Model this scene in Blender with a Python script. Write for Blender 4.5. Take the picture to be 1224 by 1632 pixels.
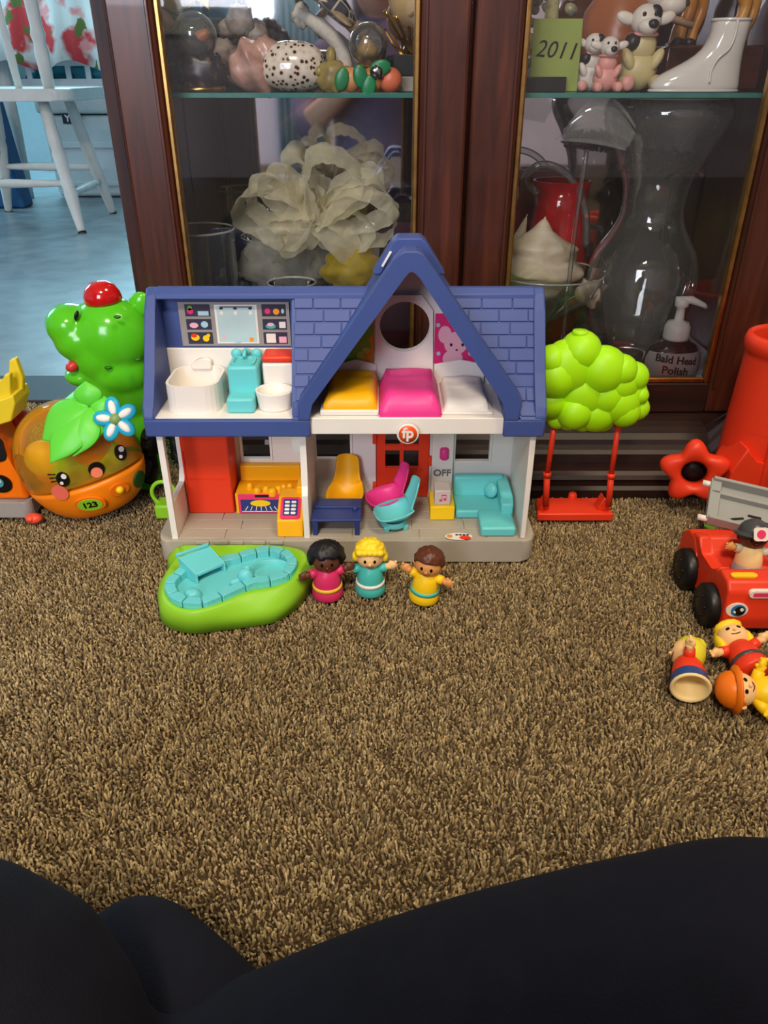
import bpy, bmesh, math, random
import numpy as np
from mathutils import Vector, Matrix, Euler, geometry, noise

for _o in list(bpy.data.objects):
    bpy.data.objects.remove(_o, do_unlink=True)
random.seed(7)
SC = bpy.context.scene
COL = SC.collection
PI = math.pi

# ---------------------------------------------------------------- camera
FPX = 1226.0                     # focal length in pixels of the 1224 x 1632 frame
TH = math.radians(29.9)          # downward pitch
CZ = 0.5                         # camera height above the carpet
CT, ST = math.cos(TH), math.sin(TH)
cam_d = bpy.data.cameras.new('camera')
cam_d.sensor_fit = 'VERTICAL'
cam_d.sensor_height = 24.0
cam_d.lens = 24.0 * FPX / 1632.0
cam_d.clip_start = 0.01
cam_d.clip_end = 50
cam = bpy.data.objects.new('camera', cam_d)
COL.objects.link(cam)
cam.location = (0, 0, CZ)
cam.rotation_euler = (PI / 2 - TH, 0, 0)
SC.camera = cam

# ---------------------------------------------------------------- light
SC.view_settings.view_transform = 'Standard'
SC.view_settings.look = 'None'
SC.view_settings.gamma = 1.0
SC.view_settings.use_curve_mapping = False
SC.view_settings.exposure = 0.9

world = bpy.data.worlds.new('world')
SC.world = world
world.use_nodes = True
_bg = world.node_tree.nodes['Background']
_bg.inputs[0].default_value = (0.55, 0.75, 1.0, 1)
_bg.inputs[1].default_value = 0.6


def area(name, loc, target, sx, sy, power, color):
    d = bpy.data.lights.new(name, 'AREA')
    d.shape = 'RECTANGLE'
    d.size, d.size_y = sx, sy
    d.energy = power
    d.color = color
    o = bpy.data.objects.new(name, d)
    COL.objects.link(o)
    o.location = loc
    o.rotation_euler = (Vector(target) - Vector(loc)).to_track_quat('-Z', 'Y').to_euler()
    return o


# ceiling lamp of the living room (its glass shade is built further down)
area('ceiling_lamp_light', (0.75, 0.10, 2.28), (0.75, 0.10, 0), 0.42, 0.42, 14, (1.0, 0.82, 0.56))
# added fill light behind the photographer, brightening the wall the mirror shows
area('rear_fill_light', (-0.30, -1.10, 2.24), (-0.29, -0.95, 0.0), 0.42, 0.42, 28, (1.0, 0.85, 0.64))
# daylight through the living room window behind the camera
area('living_window_light', (-1.05, -2.42, 1.35), (-0.35, 0.6, 0.4), 1.1, 1.2, 36, (0.88, 0.88, 1.0))
# daylight through the kitchen windows
area('kitchen_window_light', (-1.4, 5.22, 1.6), (-1.3, 2.6, 0.0), 1.6, 1.1, 66, (0.42, 0.82, 1.0))
area('kitchen_side_window_light', (-3.22, 3.1, 1.5), (-1.0, 2.9, 0.2), 1.4, 1.2, 27, (0.45, 0.83, 1.0))


# ---------------------------------------------------------------- pixel helpers (design aid: a pixel and a real depth give a point)
def P(px, py, Y):
    u = (816 - py) / FPX
    t = Y / (CT + u * ST)
    return Vector(((px - 612) / FPX * t, Y, CZ + t * (-ST + u * CT)))


def G(px, py, Z):
    u = (816 - py) / FPX
    t = (Z - CZ) / (-ST + u * CT)
    return Vector(((px - 612) / FPX * t, t * (CT + u * ST), Z))


def dep(p):
    return p[1] * CT + (CZ - p[2]) * ST


# ---------------------------------------------------------------- materials
def lin(c):
    out = []
    for v in c[:3]:
        v = v / 255.0
        out.append(v / 12.92 if v <= 0.04045 else ((v + 0.055) / 1.055) ** 2.4)
    return tuple(out) + (1.0,)


MATS = {}


def mat(name, rgb, rough=0.4, spec=0.5, metal=0.0, var=0.05, vscale=30.0, bump=0.0, bscale=200.0,
        sub=0.0, coat=0.0, trans=0.0, ior=1.45, emit=0.0, sheen=0.0):
    if name in MATS:
        return MATS[name]
    m = bpy.data.materials.new(name)
    m.use_nodes = True
    nt = m.node_tree
    b = nt.nodes['Principled BSDF']
    c = lin(rgb)
    b.inputs['Roughness'].default_value = rough
    b.inputs['Specular IOR Level'].default_value = spec
    b.inputs['Metallic'].default_value = metal
    b.inputs['IOR'].default_value = ior
    b.inputs['Coat Weight'].default_value = coat
    b.inputs['Sheen Weight'].default_value = sheen
    b.inputs['Transmission Weight'].default_value = trans
    if sub:
        b.inputs['Subsurface Weight'].default_value = sub
        b.inputs['Subsurface Radius'].default_value = (0.01, 0.006, 0.004)
        b.inputs['Subsurface Scale'].default_value = 0.3
    if emit:
        b.inputs['Emission Color'].default_value = c
        b.inputs['Emission Strength'].default_value = emit
    tc = nt.nodes.new('ShaderNodeTexCoord')
    n = nt.nodes.new('ShaderNodeTexNoise')
    n.inputs['Scale'].default_value = vscale
    n.inputs['Detail'].default_value = 3
    nt.links.new(tc.outputs['Object'], n.inputs['Vector'])
    r = nt.nodes.new('ShaderNodeValToRGB')
    r.color_ramp.elements[0].position = 0.3
    r.color_ramp.elements[1].position = 0.7
    r.color_ramp.elements[0].color = tuple(v * (1 - var) for v in c[:3]) + (1,)
    r.color_ramp.elements[1].color = tuple(min(1, v * (1 + var)) for v in c[:3]) + (1,)
    nt.links.new(n.outputs['Fac'], r.inputs['Fac'])
    nt.links.new(r.outputs['Color'], b.inputs['Base Color'])
    if bump:
        n2 = nt.nodes.new('ShaderNodeTexNoise')
        n2.inputs['Scale'].default_value = bscale
        n2.inputs['Detail'].default_value = 4
        nt.links.new(tc.outputs['Object'], n2.inputs['Vector'])
        bp = nt.nodes.new('ShaderNodeBump')
        bp.inputs['Strength'].default_value = bump
        bp.inputs['Distance'].default_value = 0.002
        nt.links.new(n2.outputs['Fac'], bp.inputs['Height'])
        nt.links.new(bp.outputs['Normal'], b.inputs['Normal'])
    MATS[name] = m
    return m


def glass(name, tint=(0.95, 0.97, 0.97), refl=0.9, rough=0.02, body=0.03, bodycol=(0.8, 0.85, 0.85), fmul=1.0, ior=1.45, edge=0.0):
    """thin clear wall: transparent, with a fresnel reflection, a little body and painted bright edges"""
    if name in MATS:
        return MATS[name]
    m = bpy.data.materials.new(name)
    m.use_nodes = True
    nt = m.node_tree
    nt.nodes.remove(nt.nodes['Principled BSDF'])
    out = nt.nodes['Material Output']
    tr = nt.nodes.new('ShaderNodeBsdfTransparent')
    tr.inputs[0].default_value = tuple(tint) + (1,)
    df = nt.nodes.new('ShaderNodeBsdfDiffuse')
    df.inputs[0].default_value = tuple(bodycol) + (1,)
    m1 = nt.nodes.new('ShaderNodeMixShader')
    lw = nt.nodes.new('ShaderNodeLayerWeight')
    lw.inputs['Blend'].default_value = 0.35
    mr = nt.nodes.new('ShaderNodeMapRange')
    mr.inputs['From Min'].default_value = 0.35
    mr.inputs['From Max'].default_value = 1.0
    mr.inputs['To Min'].default_value = body
    mr.inputs['To Max'].default_value = min(1.0, body + edge)  # pale diffuse painted where the wall turns away, standing for edge highlights
    nt.links.new(lw.outputs['Facing'], mr.inputs['Value'])
    nt.links.new(mr.outputs[0], m1.inputs[0])
    nt.links.new(tr.outputs[0], m1.inputs[1])
    nt.links.new(df.outputs[0], m1.inputs[2])
    gl = nt.nodes.new('ShaderNodeBsdfGlossy')
    gl.inputs['Roughness'].default_value = rough
    gl.inputs['Color'].default_value = (refl, refl, refl, 1)
    fr = nt.nodes.new('ShaderNodeFresnel')
    fr.inputs['IOR'].default_value = ior
    mm = nt.nodes.new('ShaderNodeMath')
    mm.operation = 'MULTIPLY'
    mm.inputs[1].default_value = fmul
    mm.use_clamp = True
    nt.links.new(fr.outputs[0], mm.inputs[0])
    m2 = nt.nodes.new('ShaderNodeMixShader')
    nt.links.new(mm.outputs[0], m2.inputs[0])
    nt.links.new(m1.outputs[0], m2.inputs[1])
    nt.links.new(gl.outputs[0], m2.inputs[2])
    nt.links.new(m2.outputs[0], out.inputs['Surface'])
    MATS[name] = m
    return m


def ramp_mat(name, stops, kind='NOISE', scale=(10, 10, 10), rough=0.4, detail=4, dist=0.0, bump=0.0, spec=0.5, coat=0.0, metal=0.0):
    """a material whose colour comes from a stretched noise / voronoi / wave through a ramp"""
    if name in MATS:
        return MATS[name]
    m = bpy.data.materials.new(name)
    m.use_nodes = True
    nt = m.node_tree
    b = nt.nodes['Principled BSDF']
    b.inputs['Roughness'].default_value = rough
    b.inputs['Specular IOR Level'].default_value = spec
    b.inputs['Coat Weight'].default_value = coat
    b.inputs['Metallic'].default_value = metal
    tc = nt.nodes.new('ShaderNodeTexCoord')
    mp = nt.nodes.new('ShaderNodeMapping')
    mp.inputs['Scale'].default_value = scale
    nt.links.new(tc.outputs['Object'], mp.inputs['Vector'])
    if kind == 'NOISE':
        t = nt.nodes.new('ShaderNodeTexNoise')
        t.inputs['Scale'].default_value = 1
        t.inputs['Detail'].default_value = detail
        t.inputs['Distortion'].default_value = dist
        o = t.outputs['Fac']
    elif kind == 'VORONOI':
        t = nt.nodes.new('ShaderNodeTexVoronoi')
        t.inputs['Scale'].default_value = 1
        o = t.outputs['Distance']
    elif kind == 'EDGE':
        t = nt.nodes.new('ShaderNodeTexVoronoi')
        t.feature = 'DISTANCE_TO_EDGE'
        t.inputs['Scale'].default_value = 1
        o = t.outputs['Distance']
    else:
        t = nt.nodes.new('ShaderNodeTexWave')
        t.inputs['Scale'].default_value = 1
        t.inputs['Distortion'].default_value = dist
        o = t.outputs['Fac']
    nt.links.new(mp.outputs['Vector'], t.inputs['Vector'])
    r = nt.nodes.new('ShaderNodeValToRGB')
    el = r.color_ramp.elements
    while len(el) < len(stops):
        el.new(0.5)
    for e, (p, c) in zip(el, stops):
        e.position = p
        e.color = lin(c)
    nt.links.new(o, r.inputs['Fac'])
    nt.links.new(r.outputs['Color'], b.inputs['Base Color'])
    if bump:
        bp = nt.nodes.new('ShaderNodeBump')
        bp.inputs['Strength'].default_value = bump
        bp.inputs['Distance'].default_value = 0.002
        nt.links.new(o, bp.inputs['Height'])
        nt.links.new(bp.outputs['Normal'], b.inputs['Normal'])
    MATS[name] = m
    return m


# ---------------------------------------------------------------- mesh builder
class MB:
    def __init__(s):
        s.bm = bmesh.new()
        s.mats = []
        s.cur = 0

    def m(s, material):
        if material not in s.mats:
            s.mats.append(material)
        s.cur = s.mats.index(material)
        return s

    def _fin(s, verts, faces, mtx=None, smooth=True):
        if mtx is not None:
            for v in verts:
                v.co = mtx @ v.co
        for f in faces:
            f.material_index = s.cur
            f.smooth = smooth

    def poly(s, verts, faces, mtx=None, smooth=False):
        vs = [s.bm.verts.new(v) for v in verts]
        fs = []
        for f in faces:
            try:
                fs.append(s.bm.faces.new([vs[i] for i in f]))
            except ValueError:
                pass
        s._fin(vs, fs, mtx, smooth)
        return vs, fs

    def box(s, x0, x1, y0, y1, z0, z1, bev=0.0, seg=2, mtx=None):
        vv = [(x, y, z) for x in (x0, x1) for y in (y0, y1) for z in (z0, z1)]
        ff = [(0, 1, 3, 2), (4, 6, 7, 5), (0, 4, 5, 1), (2, 3, 7, 6), (0, 2, 6, 4), (1, 5, 7, 3)]
        return s.solid(vv, ff, bev, seg, mtx)

    def solid(s, vv, ff, bev=0.0, seg=2, mtx=None):
        vs = [s.bm.verts.new(v) for v in vv]
        fs = [s.bm.faces.new([vs[i] for i in f]) for f in ff]
        if mtx is not None:
            for v in vs:
                v.co = mtx @ v.co
        for f in fs:
            f.material_index = s.cur
        if bev > 0:
            ed = list({e for f in fs for e in f.edges})
            r = bmesh.ops.bevel(s.bm, geom=ed, offset=bev, segments=seg, profile=0.5, affect='EDGES', clamp_overlap=True)
            for f in r['faces']:
                f.material_index = s.cur
                f.smooth = True
        return fs

    def hexa(s, lo, hi, bev=0.0, seg=2):
        """4 lower + 4 upper corners in the same order"""
        vv = list(lo) + list(hi)
        ff = [(3, 2, 1, 0), (4, 5, 6, 7), (0, 1, 5, 4), (1, 2, 6, 5), (2, 3, 7, 6), (3, 0, 4, 7)]
        return s.solid(vv, ff, bev, seg)

    def prism(s, pts, axis, a, b, bev=0.0, seg=2, mtx=None, holes=()):
        """2-D outline extruded along an axis; outline coordinates are the other two axes in order"""
        def to3(p, t):
            if axis == 'x':
                return (t, p[0], p[1])
            if axis == 'y':
                return (p[0], t, p[1])
            return (p[0], p[1], t)
        if not holes:
            n = len(pts)
            vv = [to3(p, a) for p in pts] + [to3(p, b) for p in pts]
            ff = [tuple(range(n))[::-1], tuple(range(n, 2 * n))]
            ff += [(i, (i + 1) % n, n + (i + 1) % n, n + i) for i in range(n)]
            return s.solid(vv, ff, bev, seg, mtx)
        loops = [list(pts)] + [list(h) for h in holes]
        tri = geometry.tessellate_polygon([[Vector((p[0], p[1], 0)) for p in l] for l in loops])
        flat = [p for l in loops for p in l]
        n = len(flat)
        vv = [to3(p, a) for p in flat] + [to3(p, b) for p in flat]
        ff = [tuple(t)[::-1] for t in tri] + [tuple(i + n for i in t) for t in tri]
        k = 0
        for l in loops:
            c = len(l)
            ff += [(k + i, k + (i + 1) % c, n + k + (i + 1) % c, n + k + i) for i in range(c)]
            k += c
        return s.poly(vv, ff, mtx)

    def tube(s, pts, rad, seg=10, caps=True, close=False, mtx=None, flat=None, smooth=True):
        """round (or flattened) tube through points with a radius per point"""
        pts = [Vector(p) for p in pts]
        n = len(pts)
        if not hasattr(rad, '__len__'):
            rad = [rad] * n
        rings = []
        up = None
        for i, p in enumerate(pts):
            if close:
                d = pts[(i + 1) % n] - pts[i - 1]
            elif i == 0:
                d = pts[1] - pts[0]
            elif i == n - 1:
                d = pts[-1] - pts[-2]
            else:
                d = (pts[i + 1] - pts[i]).normalized() + (pts[i] - pts[i - 1]).normalized()
            if d.length < 1e-9:
                d = Vector((0, 0, 1))
            d.normalize()
            if up is None:
                up = Vector((0, 0, 1)) if abs(d.z) < 0.9 else Vector((0, 1, 0))
            up = up - d * up.dot(d)
            if up.length < 1e-6:
                up = d.orthogonal()
            up.normalize()
            sd = d.cross(up)
            fu, fs_ = (1, 1) if flat is None else flat
            ring = []
            for k in range(seg):
                a = 2 * PI * k / seg
                ring.append(s.bm.verts.new(p + (up * (math.cos(a) * fu) + sd * (math.sin(a) * fs_)) * rad[i]))
            rings.append(ring)
        fs = []
        rng = n if close else n - 1
        for i in range(rng):
            A, B = rings[i], rings[(i + 1) % n]
            for k in range(seg):
                fs.append(s.bm.faces.new((A[k], B[k], B[(k + 1) % seg], A[(k + 1) % seg])))
        if caps and not close:
            fs.append(s.bm.faces.new(rings[0]))
            fs.append(s.bm.faces.new(rings[-1][::-1]))
        s._fin([v for r in rings for v in r], fs, mtx, smooth)

    def lathe(s, prof, seg=24, mtx=None, smooth=True, sx=1.0, sy=1.0, a0=0.0, a1=2 * PI):
        full = abs(a1 - a0 - 2 * PI) < 1e-6
        rings = []
        allv = []
        for r, z in prof:
            if r < 1e-6:
                v = s.bm.verts.new((0, 0, z))
                rings.append([v])
                allv.append(v)
            else:
                cnt = seg if full else seg + 1
                ring = [s.bm.verts.new((r * sx * math.cos(a0 + (a1 - a0) * k / seg), r * sy * math.sin(a0 + (a1 - a0) * k / seg), z)) for k in range(cnt)]
                rings.append(ring)
                allv += ring
        fs = []
        for A, B in zip(rings[:-1], rings[1:]):
            rng = seg
            for k in range(rng):
                k2 = (k + 1) % seg if full else k + 1
                if len(A) == 1 and len(B) == 1:
                    continue
                if len(A) == 1:
                    fs.append(s.bm.faces.new((A[0], B[k2], B[k])))
                elif len(B) == 1:
                    fs.append(s.bm.faces.new((A[k], A[k2], B[0])))
                else:
                    fs.append(s.bm.faces.new((A[k], A[k2], B[k2], B[k])))
        s._fin(allv, fs, mtx, smooth)

    def ball(s, c, r, seg=16, rings=10, rot=None):
        if not hasattr(r, '__len__'):
            r = (r, r, r)
        mt = Matrix.Translation(c) @ (rot.to_matrix().to_4x4() if rot is not None else Matrix()) @ Matrix.Diagonal((r[0], r[1], r[2], 1))
        prof = [(math.sin(PI * i / rings) if 0 < i < rings else 0.0, -math.cos(PI * i / rings)) for i in range(rings + 1)]
        s.lathe(prof, seg, mt)

    def disc(s, c, r, nrm=(0, -1, 0), seg=20, th=0.0004, sx=1.0, roll=0.0):
        q = Vector(nrm).to_track_quat('Z', 'Y').to_matrix().to_4x4()
        mt = Matrix.Translation(c) @ q @ Matrix.Rotation(roll, 4, 'Z')
        pr = [(0, -th), (r, -th), (r, th), (0, th)]
        s.lathe(pr, seg, mt, smooth=False, sx=sx)


def catmull(pts, n=6, close=False):
    pts = [Vector(p) for p in pts]
    out = []
    N = len(pts)
    rng = N if close else N - 1
    for i in range(rng):
        if close:
            p0, p1, p2, p3 = pts[i - 1], pts[i], pts[(i + 1) % N], pts[(i + 2) % N]
        else:
            p0 = pts[i - 1] if i else pts[0]
            p1, p2 = pts[i], pts[i + 1]
            p3 = pts[i + 2] if i + 2 < N else pts[-1]
        for k in range(n):
            t = k / n
            out.append(0.5 * ((2 * p1) + (p2 - p0) * t + (2 * p0 - 5 * p1 + 4 * p2 - p3) * t * t + (3 * p1 - p0 - 3 * p2 + p3) * t ** 3))
    if not close:
        out.append(pts[-1])
    return out


ROOT = {}


def thing(name, label, cat, loc=(0, 0, 0), group=None):
    o = bpy.data.objects.new(name, None)
    COL.objects.link(o)
    o.empty_display_size = 0.02
    o.location = loc
    o['label'] = label
    o['category'] = cat
    if group:
        o['group'] = group
    ROOT[o.name] = Vector(loc)
    return o


def base_of(o):
    while o.parent is not None:
        o = o.parent
    return ROOT.get(o.name, Vector((0, 0, 0)))


def part(name, mb, material=None, parent=None, label=None):
    """a mesh authored in world coordinates, linked as a child of a thing (or of a part)"""
    me = bpy.data.meshes.new(name)
    off = base_of(parent) if parent is not None else Vector((0, 0, 0))
    if off.length > 0:
        bmesh.ops.translate(mb.bm, verts=mb.bm.verts, vec=-off)
    bmesh.ops.recalc_face_normals(mb.bm, faces=mb.bm.faces)
    mb.bm.to_mesh(me)
    mb.bm.free()
    ms = mb.mats if mb.mats else [material]
    for x in ms:
        me.materials.append(x)
    o = bpy.data.objects.new(name, me)
    COL.objects.link(o)
    if parent is not None:
        o.parent = parent
    if label:
        o['label'] = label
    return o


def single(name, mb, material, label, cat, group=None, loc=None):
    """a thing that is one mesh, with its origin at its base"""
    if loc is None:
        xs = [v.co for v in mb.bm.verts]
        lo = Vector((min(v.x for v in xs), min(v.y for v in xs), min(v.z for v in xs)))
        hi = Vector((max(v.x for v in xs), max(v.y for v in xs), max(v.z for v in xs)))
        loc = Vector(((lo.x + hi.x) / 2, (lo.y + hi.y) / 2, lo.z))
    loc = Vector(loc)
    bmesh.ops.translate(mb.bm, verts=mb.bm.verts, vec=-loc)
    o = part(name, mb, material)
    o.location = loc
    ROOT[o.name] = loc
    o['label'] = label
    o['category'] = cat
    if group:
        o['group'] = group
    return o


def struct(name, mb, material=None, parent=None):
    o = part(name, mb, material, parent)
    if parent is None:
        o['kind'] = 'structure'
    return o


def remesh(o, vox, smooth=4, fac=0.5):
    r = o.modifiers.new('remesh', 'REMESH')
    r.mode = 'VOXEL'
    r.voxel_size = vox
    r.use_smooth_shade = True
    if smooth:
        s_ = o.modifiers.new('smooth', 'SMOOTH')
        s_.iterations = smooth
        s_.factor = fac
    return o


def text_into(mb, txt, size, mtx, th=0.0005, align='CENTER', shear=0.0, bold=0.0):
    cu = bpy.data.curves.new('lettering', 'FONT')
    cu.body = txt
    cu.size = size
    cu.align_x = align
    cu.align_y = 'CENTER'
    cu.extrude = th
    cu.offset = bold
    cu.shear = shear
    cu.resolution_u = 3
    ob = bpy.data.objects.new('lettering', cu)
    COL.objects.link(ob)
    dg = bpy.context.evaluated_depsgraph_get()
    me = bpy.data.meshes.new_from_object(ob.evaluated_get(dg))
    v0 = set(mb.bm.verts)
    f0 = set(mb.bm.faces)
    mb.bm.from_mesh(me)
    new = [v for v in mb.bm.verts if v not in v0]
    for v in new:
        v.co = mtx @ v.co
    for f in mb.bm.faces:
        if f not in f0:
            f.material_index = mb.cur
    bpy.data.objects.remove(ob, do_unlink=True)
    bpy.data.curves.remove(cu)
    bpy.data.meshes.remove(me)
    return new


def front(p, tilt=0.0):
    """frame whose X is right, Y is up and Z looks back at the camera side (-Y world)"""
    return Matrix.Translation(p) @ Matrix.Rotation(PI / 2 - tilt, 4, 'X')


def TRS(loc, rz=0.0, ry=0.0, rx=0.0, s=1.0):
    return Matrix.Translation(loc) @ Euler((rx, ry, rz), 'XYZ').to_matrix().to_4x4() @ Matrix.Scale(s, 4)

# ================================================================ MATERIALS
wood = ramp_mat('cherry_wood', [(0.25, (42, 19, 12)), (0.5, (68, 32, 21)), (0.75, (88, 44, 29))], scale=(60, 60, 5), rough=0.32, detail=6, dist=1.2, spec=0.5, coat=0.2)
wood_h = ramp_mat('cherry_wood_across_shaded', [(0.25, (22, 9, 7)), (0.5, (34, 15, 10)), (0.75, (48, 21, 14))], scale=(5, 60, 60), rough=0.46, detail=6, dist=1.2, spec=0.5, coat=0.2)  # darker cherry: the shade on rails and plinth is in the colour
brass = mat('brass_trim', (190, 150, 90), rough=0.3, metal=1.0, var=0.2, vscale=60)
mirror_m = mat('mirror', (225, 222, 230), rough=0.035, metal=1.0, var=0.06, vscale=12)
pane_m = glass('door_glass', tint=(0.98, 0.985, 0.98), refl=0.9, rough=0.02, body=0.008, bodycol=(0.55, 0.55, 0.5))
shelf_m = glass('shelf_glass', tint=(0.80, 0.92, 0.88), refl=0.9, rough=0.03, body=0.10, bodycol=(0.25, 0.5, 0.45))
shelf_edge_m = mat('shelf_glass_edge', (60, 128, 120), rough=0.15, var=0.15, vscale=25)
white_paint = mat('white_paint', (225, 222, 215), rough=0.45, var=0.05, vscale=12, bump=0.1)
wall_m = mat('wall_paint', (196, 186, 200), rough=0.85, var=0.04, vscale=6, bump=0.15, bscale=150)
ceil_m = mat('ceiling_paint', (205, 200, 190), rough=0.9, var=0.03, bump=0.2, bscale=120)
vinyl = ramp_mat('kitchen_vinyl', [(0.3, (112, 124, 130)), (0.6, (134, 146, 152))], scale=(14, 14, 14), rough=0.34, detail=5, spec=0.5)
strip_m = mat('threshold_strip', (40, 38, 44), rough=0.6, var=0.1, vscale=20)

# ================================================================ THE ROOM
b = MB(); b.box(-3.0, 3.0, -2.6, 1.257, -0.06, -0.0062)
carpet_base = mat('carpet_backing', (70, 55, 38), rough=1.0, spec=0.1, var=0.2, vscale=150)
floor_o = struct('floor', b, carpet_base)

# pile: thousands of bent tufts, one piece of stuff
def carpet_pile():
    rng = np.random.default_rng(3)
    sp = 0.0027
    xs = np.arange(-1.0, 1.0, sp)
    ys = np.arange(0.06, 1.255, sp)
    X, Y = np.meshgrid(xs, ys)
    X = X.ravel(); Y = Y.ravel()
    lim = 0.34 + Y * 0.62
    keep = (np.abs(X) < lim) & ~((Y > .93) & (X > -.22) & (X < .42)) & ~((Y > 1.03) & (X > -.31) & (X < .51)) & ~((X > -.255) & (X < .168) & (Y > .76) & (Y < .865))
    X = X[keep]; Y = Y[keep]
    n = X.size
    X = X + rng.uniform(-.5, .5, n) * sp * 1.1
    Y = Y + rng.uniform(-.5, .5, n) * sp * 1.1
    # clumps lean together, as trodden pile does
    ang = rng.uniform(0, 2 * PI, n)
    la = 6 * (np.sin(X * 37 + 1.3 * np.sin(Y * 29)) + np.cos(Y * 41 + 1.7 * np.sin(X * 23)))
    lean = rng.uniform(0.0006, 0.0028, n)
    dx = np.cos(ang) * lean + np.cos(la) * 0.0014
    dy = np.sin(ang) * lean + np.sin(la) * 0.0014
    h = rng.uniform(0.0046, 0.0072, n)
    r0 = rng.uniform(0.0011, 0.0017, n)
    tw = rng.uniform(0, 2 * PI, n)
    V = np.zeros((n, 7, 3), np.float32)
    z0 = -0.0066
    for k in range(3):
        a = tw + k * 2 * PI / 3
        V[:, k, 0] = X + np.cos(a) * r0 * .6
        V[:, k, 1] = Y + np.sin(a) * r0 * .6
        V[:, k, 2] = z0
        a2 = a + 0.9
        V[:, 3 + k, 0] = X + dx * .7 + np.cos(a2) * r0
        V[:, 3 + k, 1] = Y + dy * .7 + np.sin(a2) * r0
        V[:, 3 + k, 2] = z0 + h * .74
    V[:, 6, 0] = X + dx
    V[:, 6, 1] = Y + dy
    V[:, 6, 2] = z0 + h
    tri = []
    for k in range(3):
        k2 = (k + 1) % 3
        tri += [(k, k2, 3 + k2), (k, 3 + k2, 3 + k), (3 + k, 3 + k2, 6)]
    tri = np.array(tri, np.int32)
    Fc = (np.arange(n, dtype=np.int32)[:, None, None] * 7 + tri[None]).reshape(-1, 3)
    me = bpy.data.meshes.new('carpet_pile')
    me.vertices.add(n * 7)
    me.vertices.foreach_set('co', V.reshape(-1))
    me.loops.add(Fc.size)
    me.loops.foreach_set('vertex_index', Fc.reshape(-1))
    me.polygons.add(len(Fc))
    me.polygons.foreach_set('loop_start', np.arange(len(Fc), dtype=np.int32) * 3)
    me.polygons.foreach_set('loop_total', np.full(len(Fc), 3, np.int32))
    me.polygons.foreach_set('use_smooth', np.ones(len(Fc), bool))
    me.update(calc_edges=True)
    # every yarn has its own dye tone
    tone = rng.beta(2.0, 2.2, n).astype(np.float32)
    at = me.attributes.new('yarn', 'FLOAT', 'POINT')
    at.data.foreach_set('value', np.repeat(tone, 7))
    m = bpy.data.materials.new('carpet_yarn')
    m.use_nodes = True
    nt = m.node_tree
    bs = nt.nodes['Principled BSDF']
    bs.inputs['Roughness'].default_value = 0.9
    bs.inputs['Specular IOR Level'].default_value = 0.15
    bs.inputs['Sheen Weight'].default_value = 0.15
    an = nt.nodes.new('ShaderNodeAttribute'); an.attribute_name = 'yarn'
    rp = nt.nodes.new('ShaderNodeValToRGB')
    el = rp.color_ramp.elements
    el[0].position = 0.05; el[0].color = lin((86, 70, 46))
    el[1].position = 0.95; el[1].color = lin((202, 178, 130))
    e = el.new(0.45); e.color = lin((138, 116, 79))
    nt.links.new(an.outputs['Fac'], rp.inputs['Fac'])
    nt.links.new(rp.outputs['Color'], bs.inputs['Base Color'])
    me.materials.append(m)
    o = bpy.data.objects.new('carpet_pile', me)
    COL.objects.link(o)
    o['kind'] = 'stuff'
    o['label'] = 'beige brown twisted carpet pile covering the living room floor'
    o['category'] = 'carpet'
    return o
carpet_pile()

b = MB(); b.box(-3.3, 3.0, 1.385, 5.4, -0.06, -0.004); struct('floor', b, vinyl).name = 'floor_kitchen'
b = MB(); b.box(-3.0, -0.31, 1.258, 1.384, -0.03, 0.001, 0.002); struct('trim_1', b, strip_m)
b = MB(); b.box(-0.30, 3.0, 1.40, 1.50, 0, 2.4); struct('wall_back', b, wall_m)
b = MB(); b.box(-3.3, 3.0, 1.38, 1.52, 2.15, 2.4); struct('wall_lintel', b, wall_m)
b = MB(); b.box(3.0, 3.1, -2.6, 5.4, -0.05, 2.4); struct('wall_right', b, wall_m)
b = MB(); b.box(-3.05, -2.95, -2.6, 1.38, -0.05, 2.4); struct('wall_left', b, wall_m)
b = MB(); b.box(-3.3, 3.1, -2.6, 5.4, 2.4, 2.5); struct('ceiling', b, ceil_m)
# wall behind the photographer, with a window
b = MB(); b.prism([(-3.0, -0.05), (3.0, -0.05), (3.0, 2.4), (-3.0, 2.4)], 'y', -2.6, -2.5, holes=[[(-1.65, 0.7), (-.45, 0.7), (-.45, 2.0), (-1.65, 2.0)]])
struct('wall_front', b, wall_m)
win = MB(); win.m(white_paint)
for x0, x1, z0, z1 in ((-1.70, -1.62, .65, 2.05), (-.48, -.40, .65, 2.05), (-1.62, -.48, .65, .72), (-1.62, -.48, 1.98, 2.05), (-1.08, -1.02, .72, 1.98)):
    win.box(x0, x1, -2.62, -2.48, z0, z1, 0.004)
w1 = struct('window_1', win)
b = MB(); b.box(-1.62, -0.48, -2.56, -2.555, .72, 1.98); part('pane', b, pane_m, w1)
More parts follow.
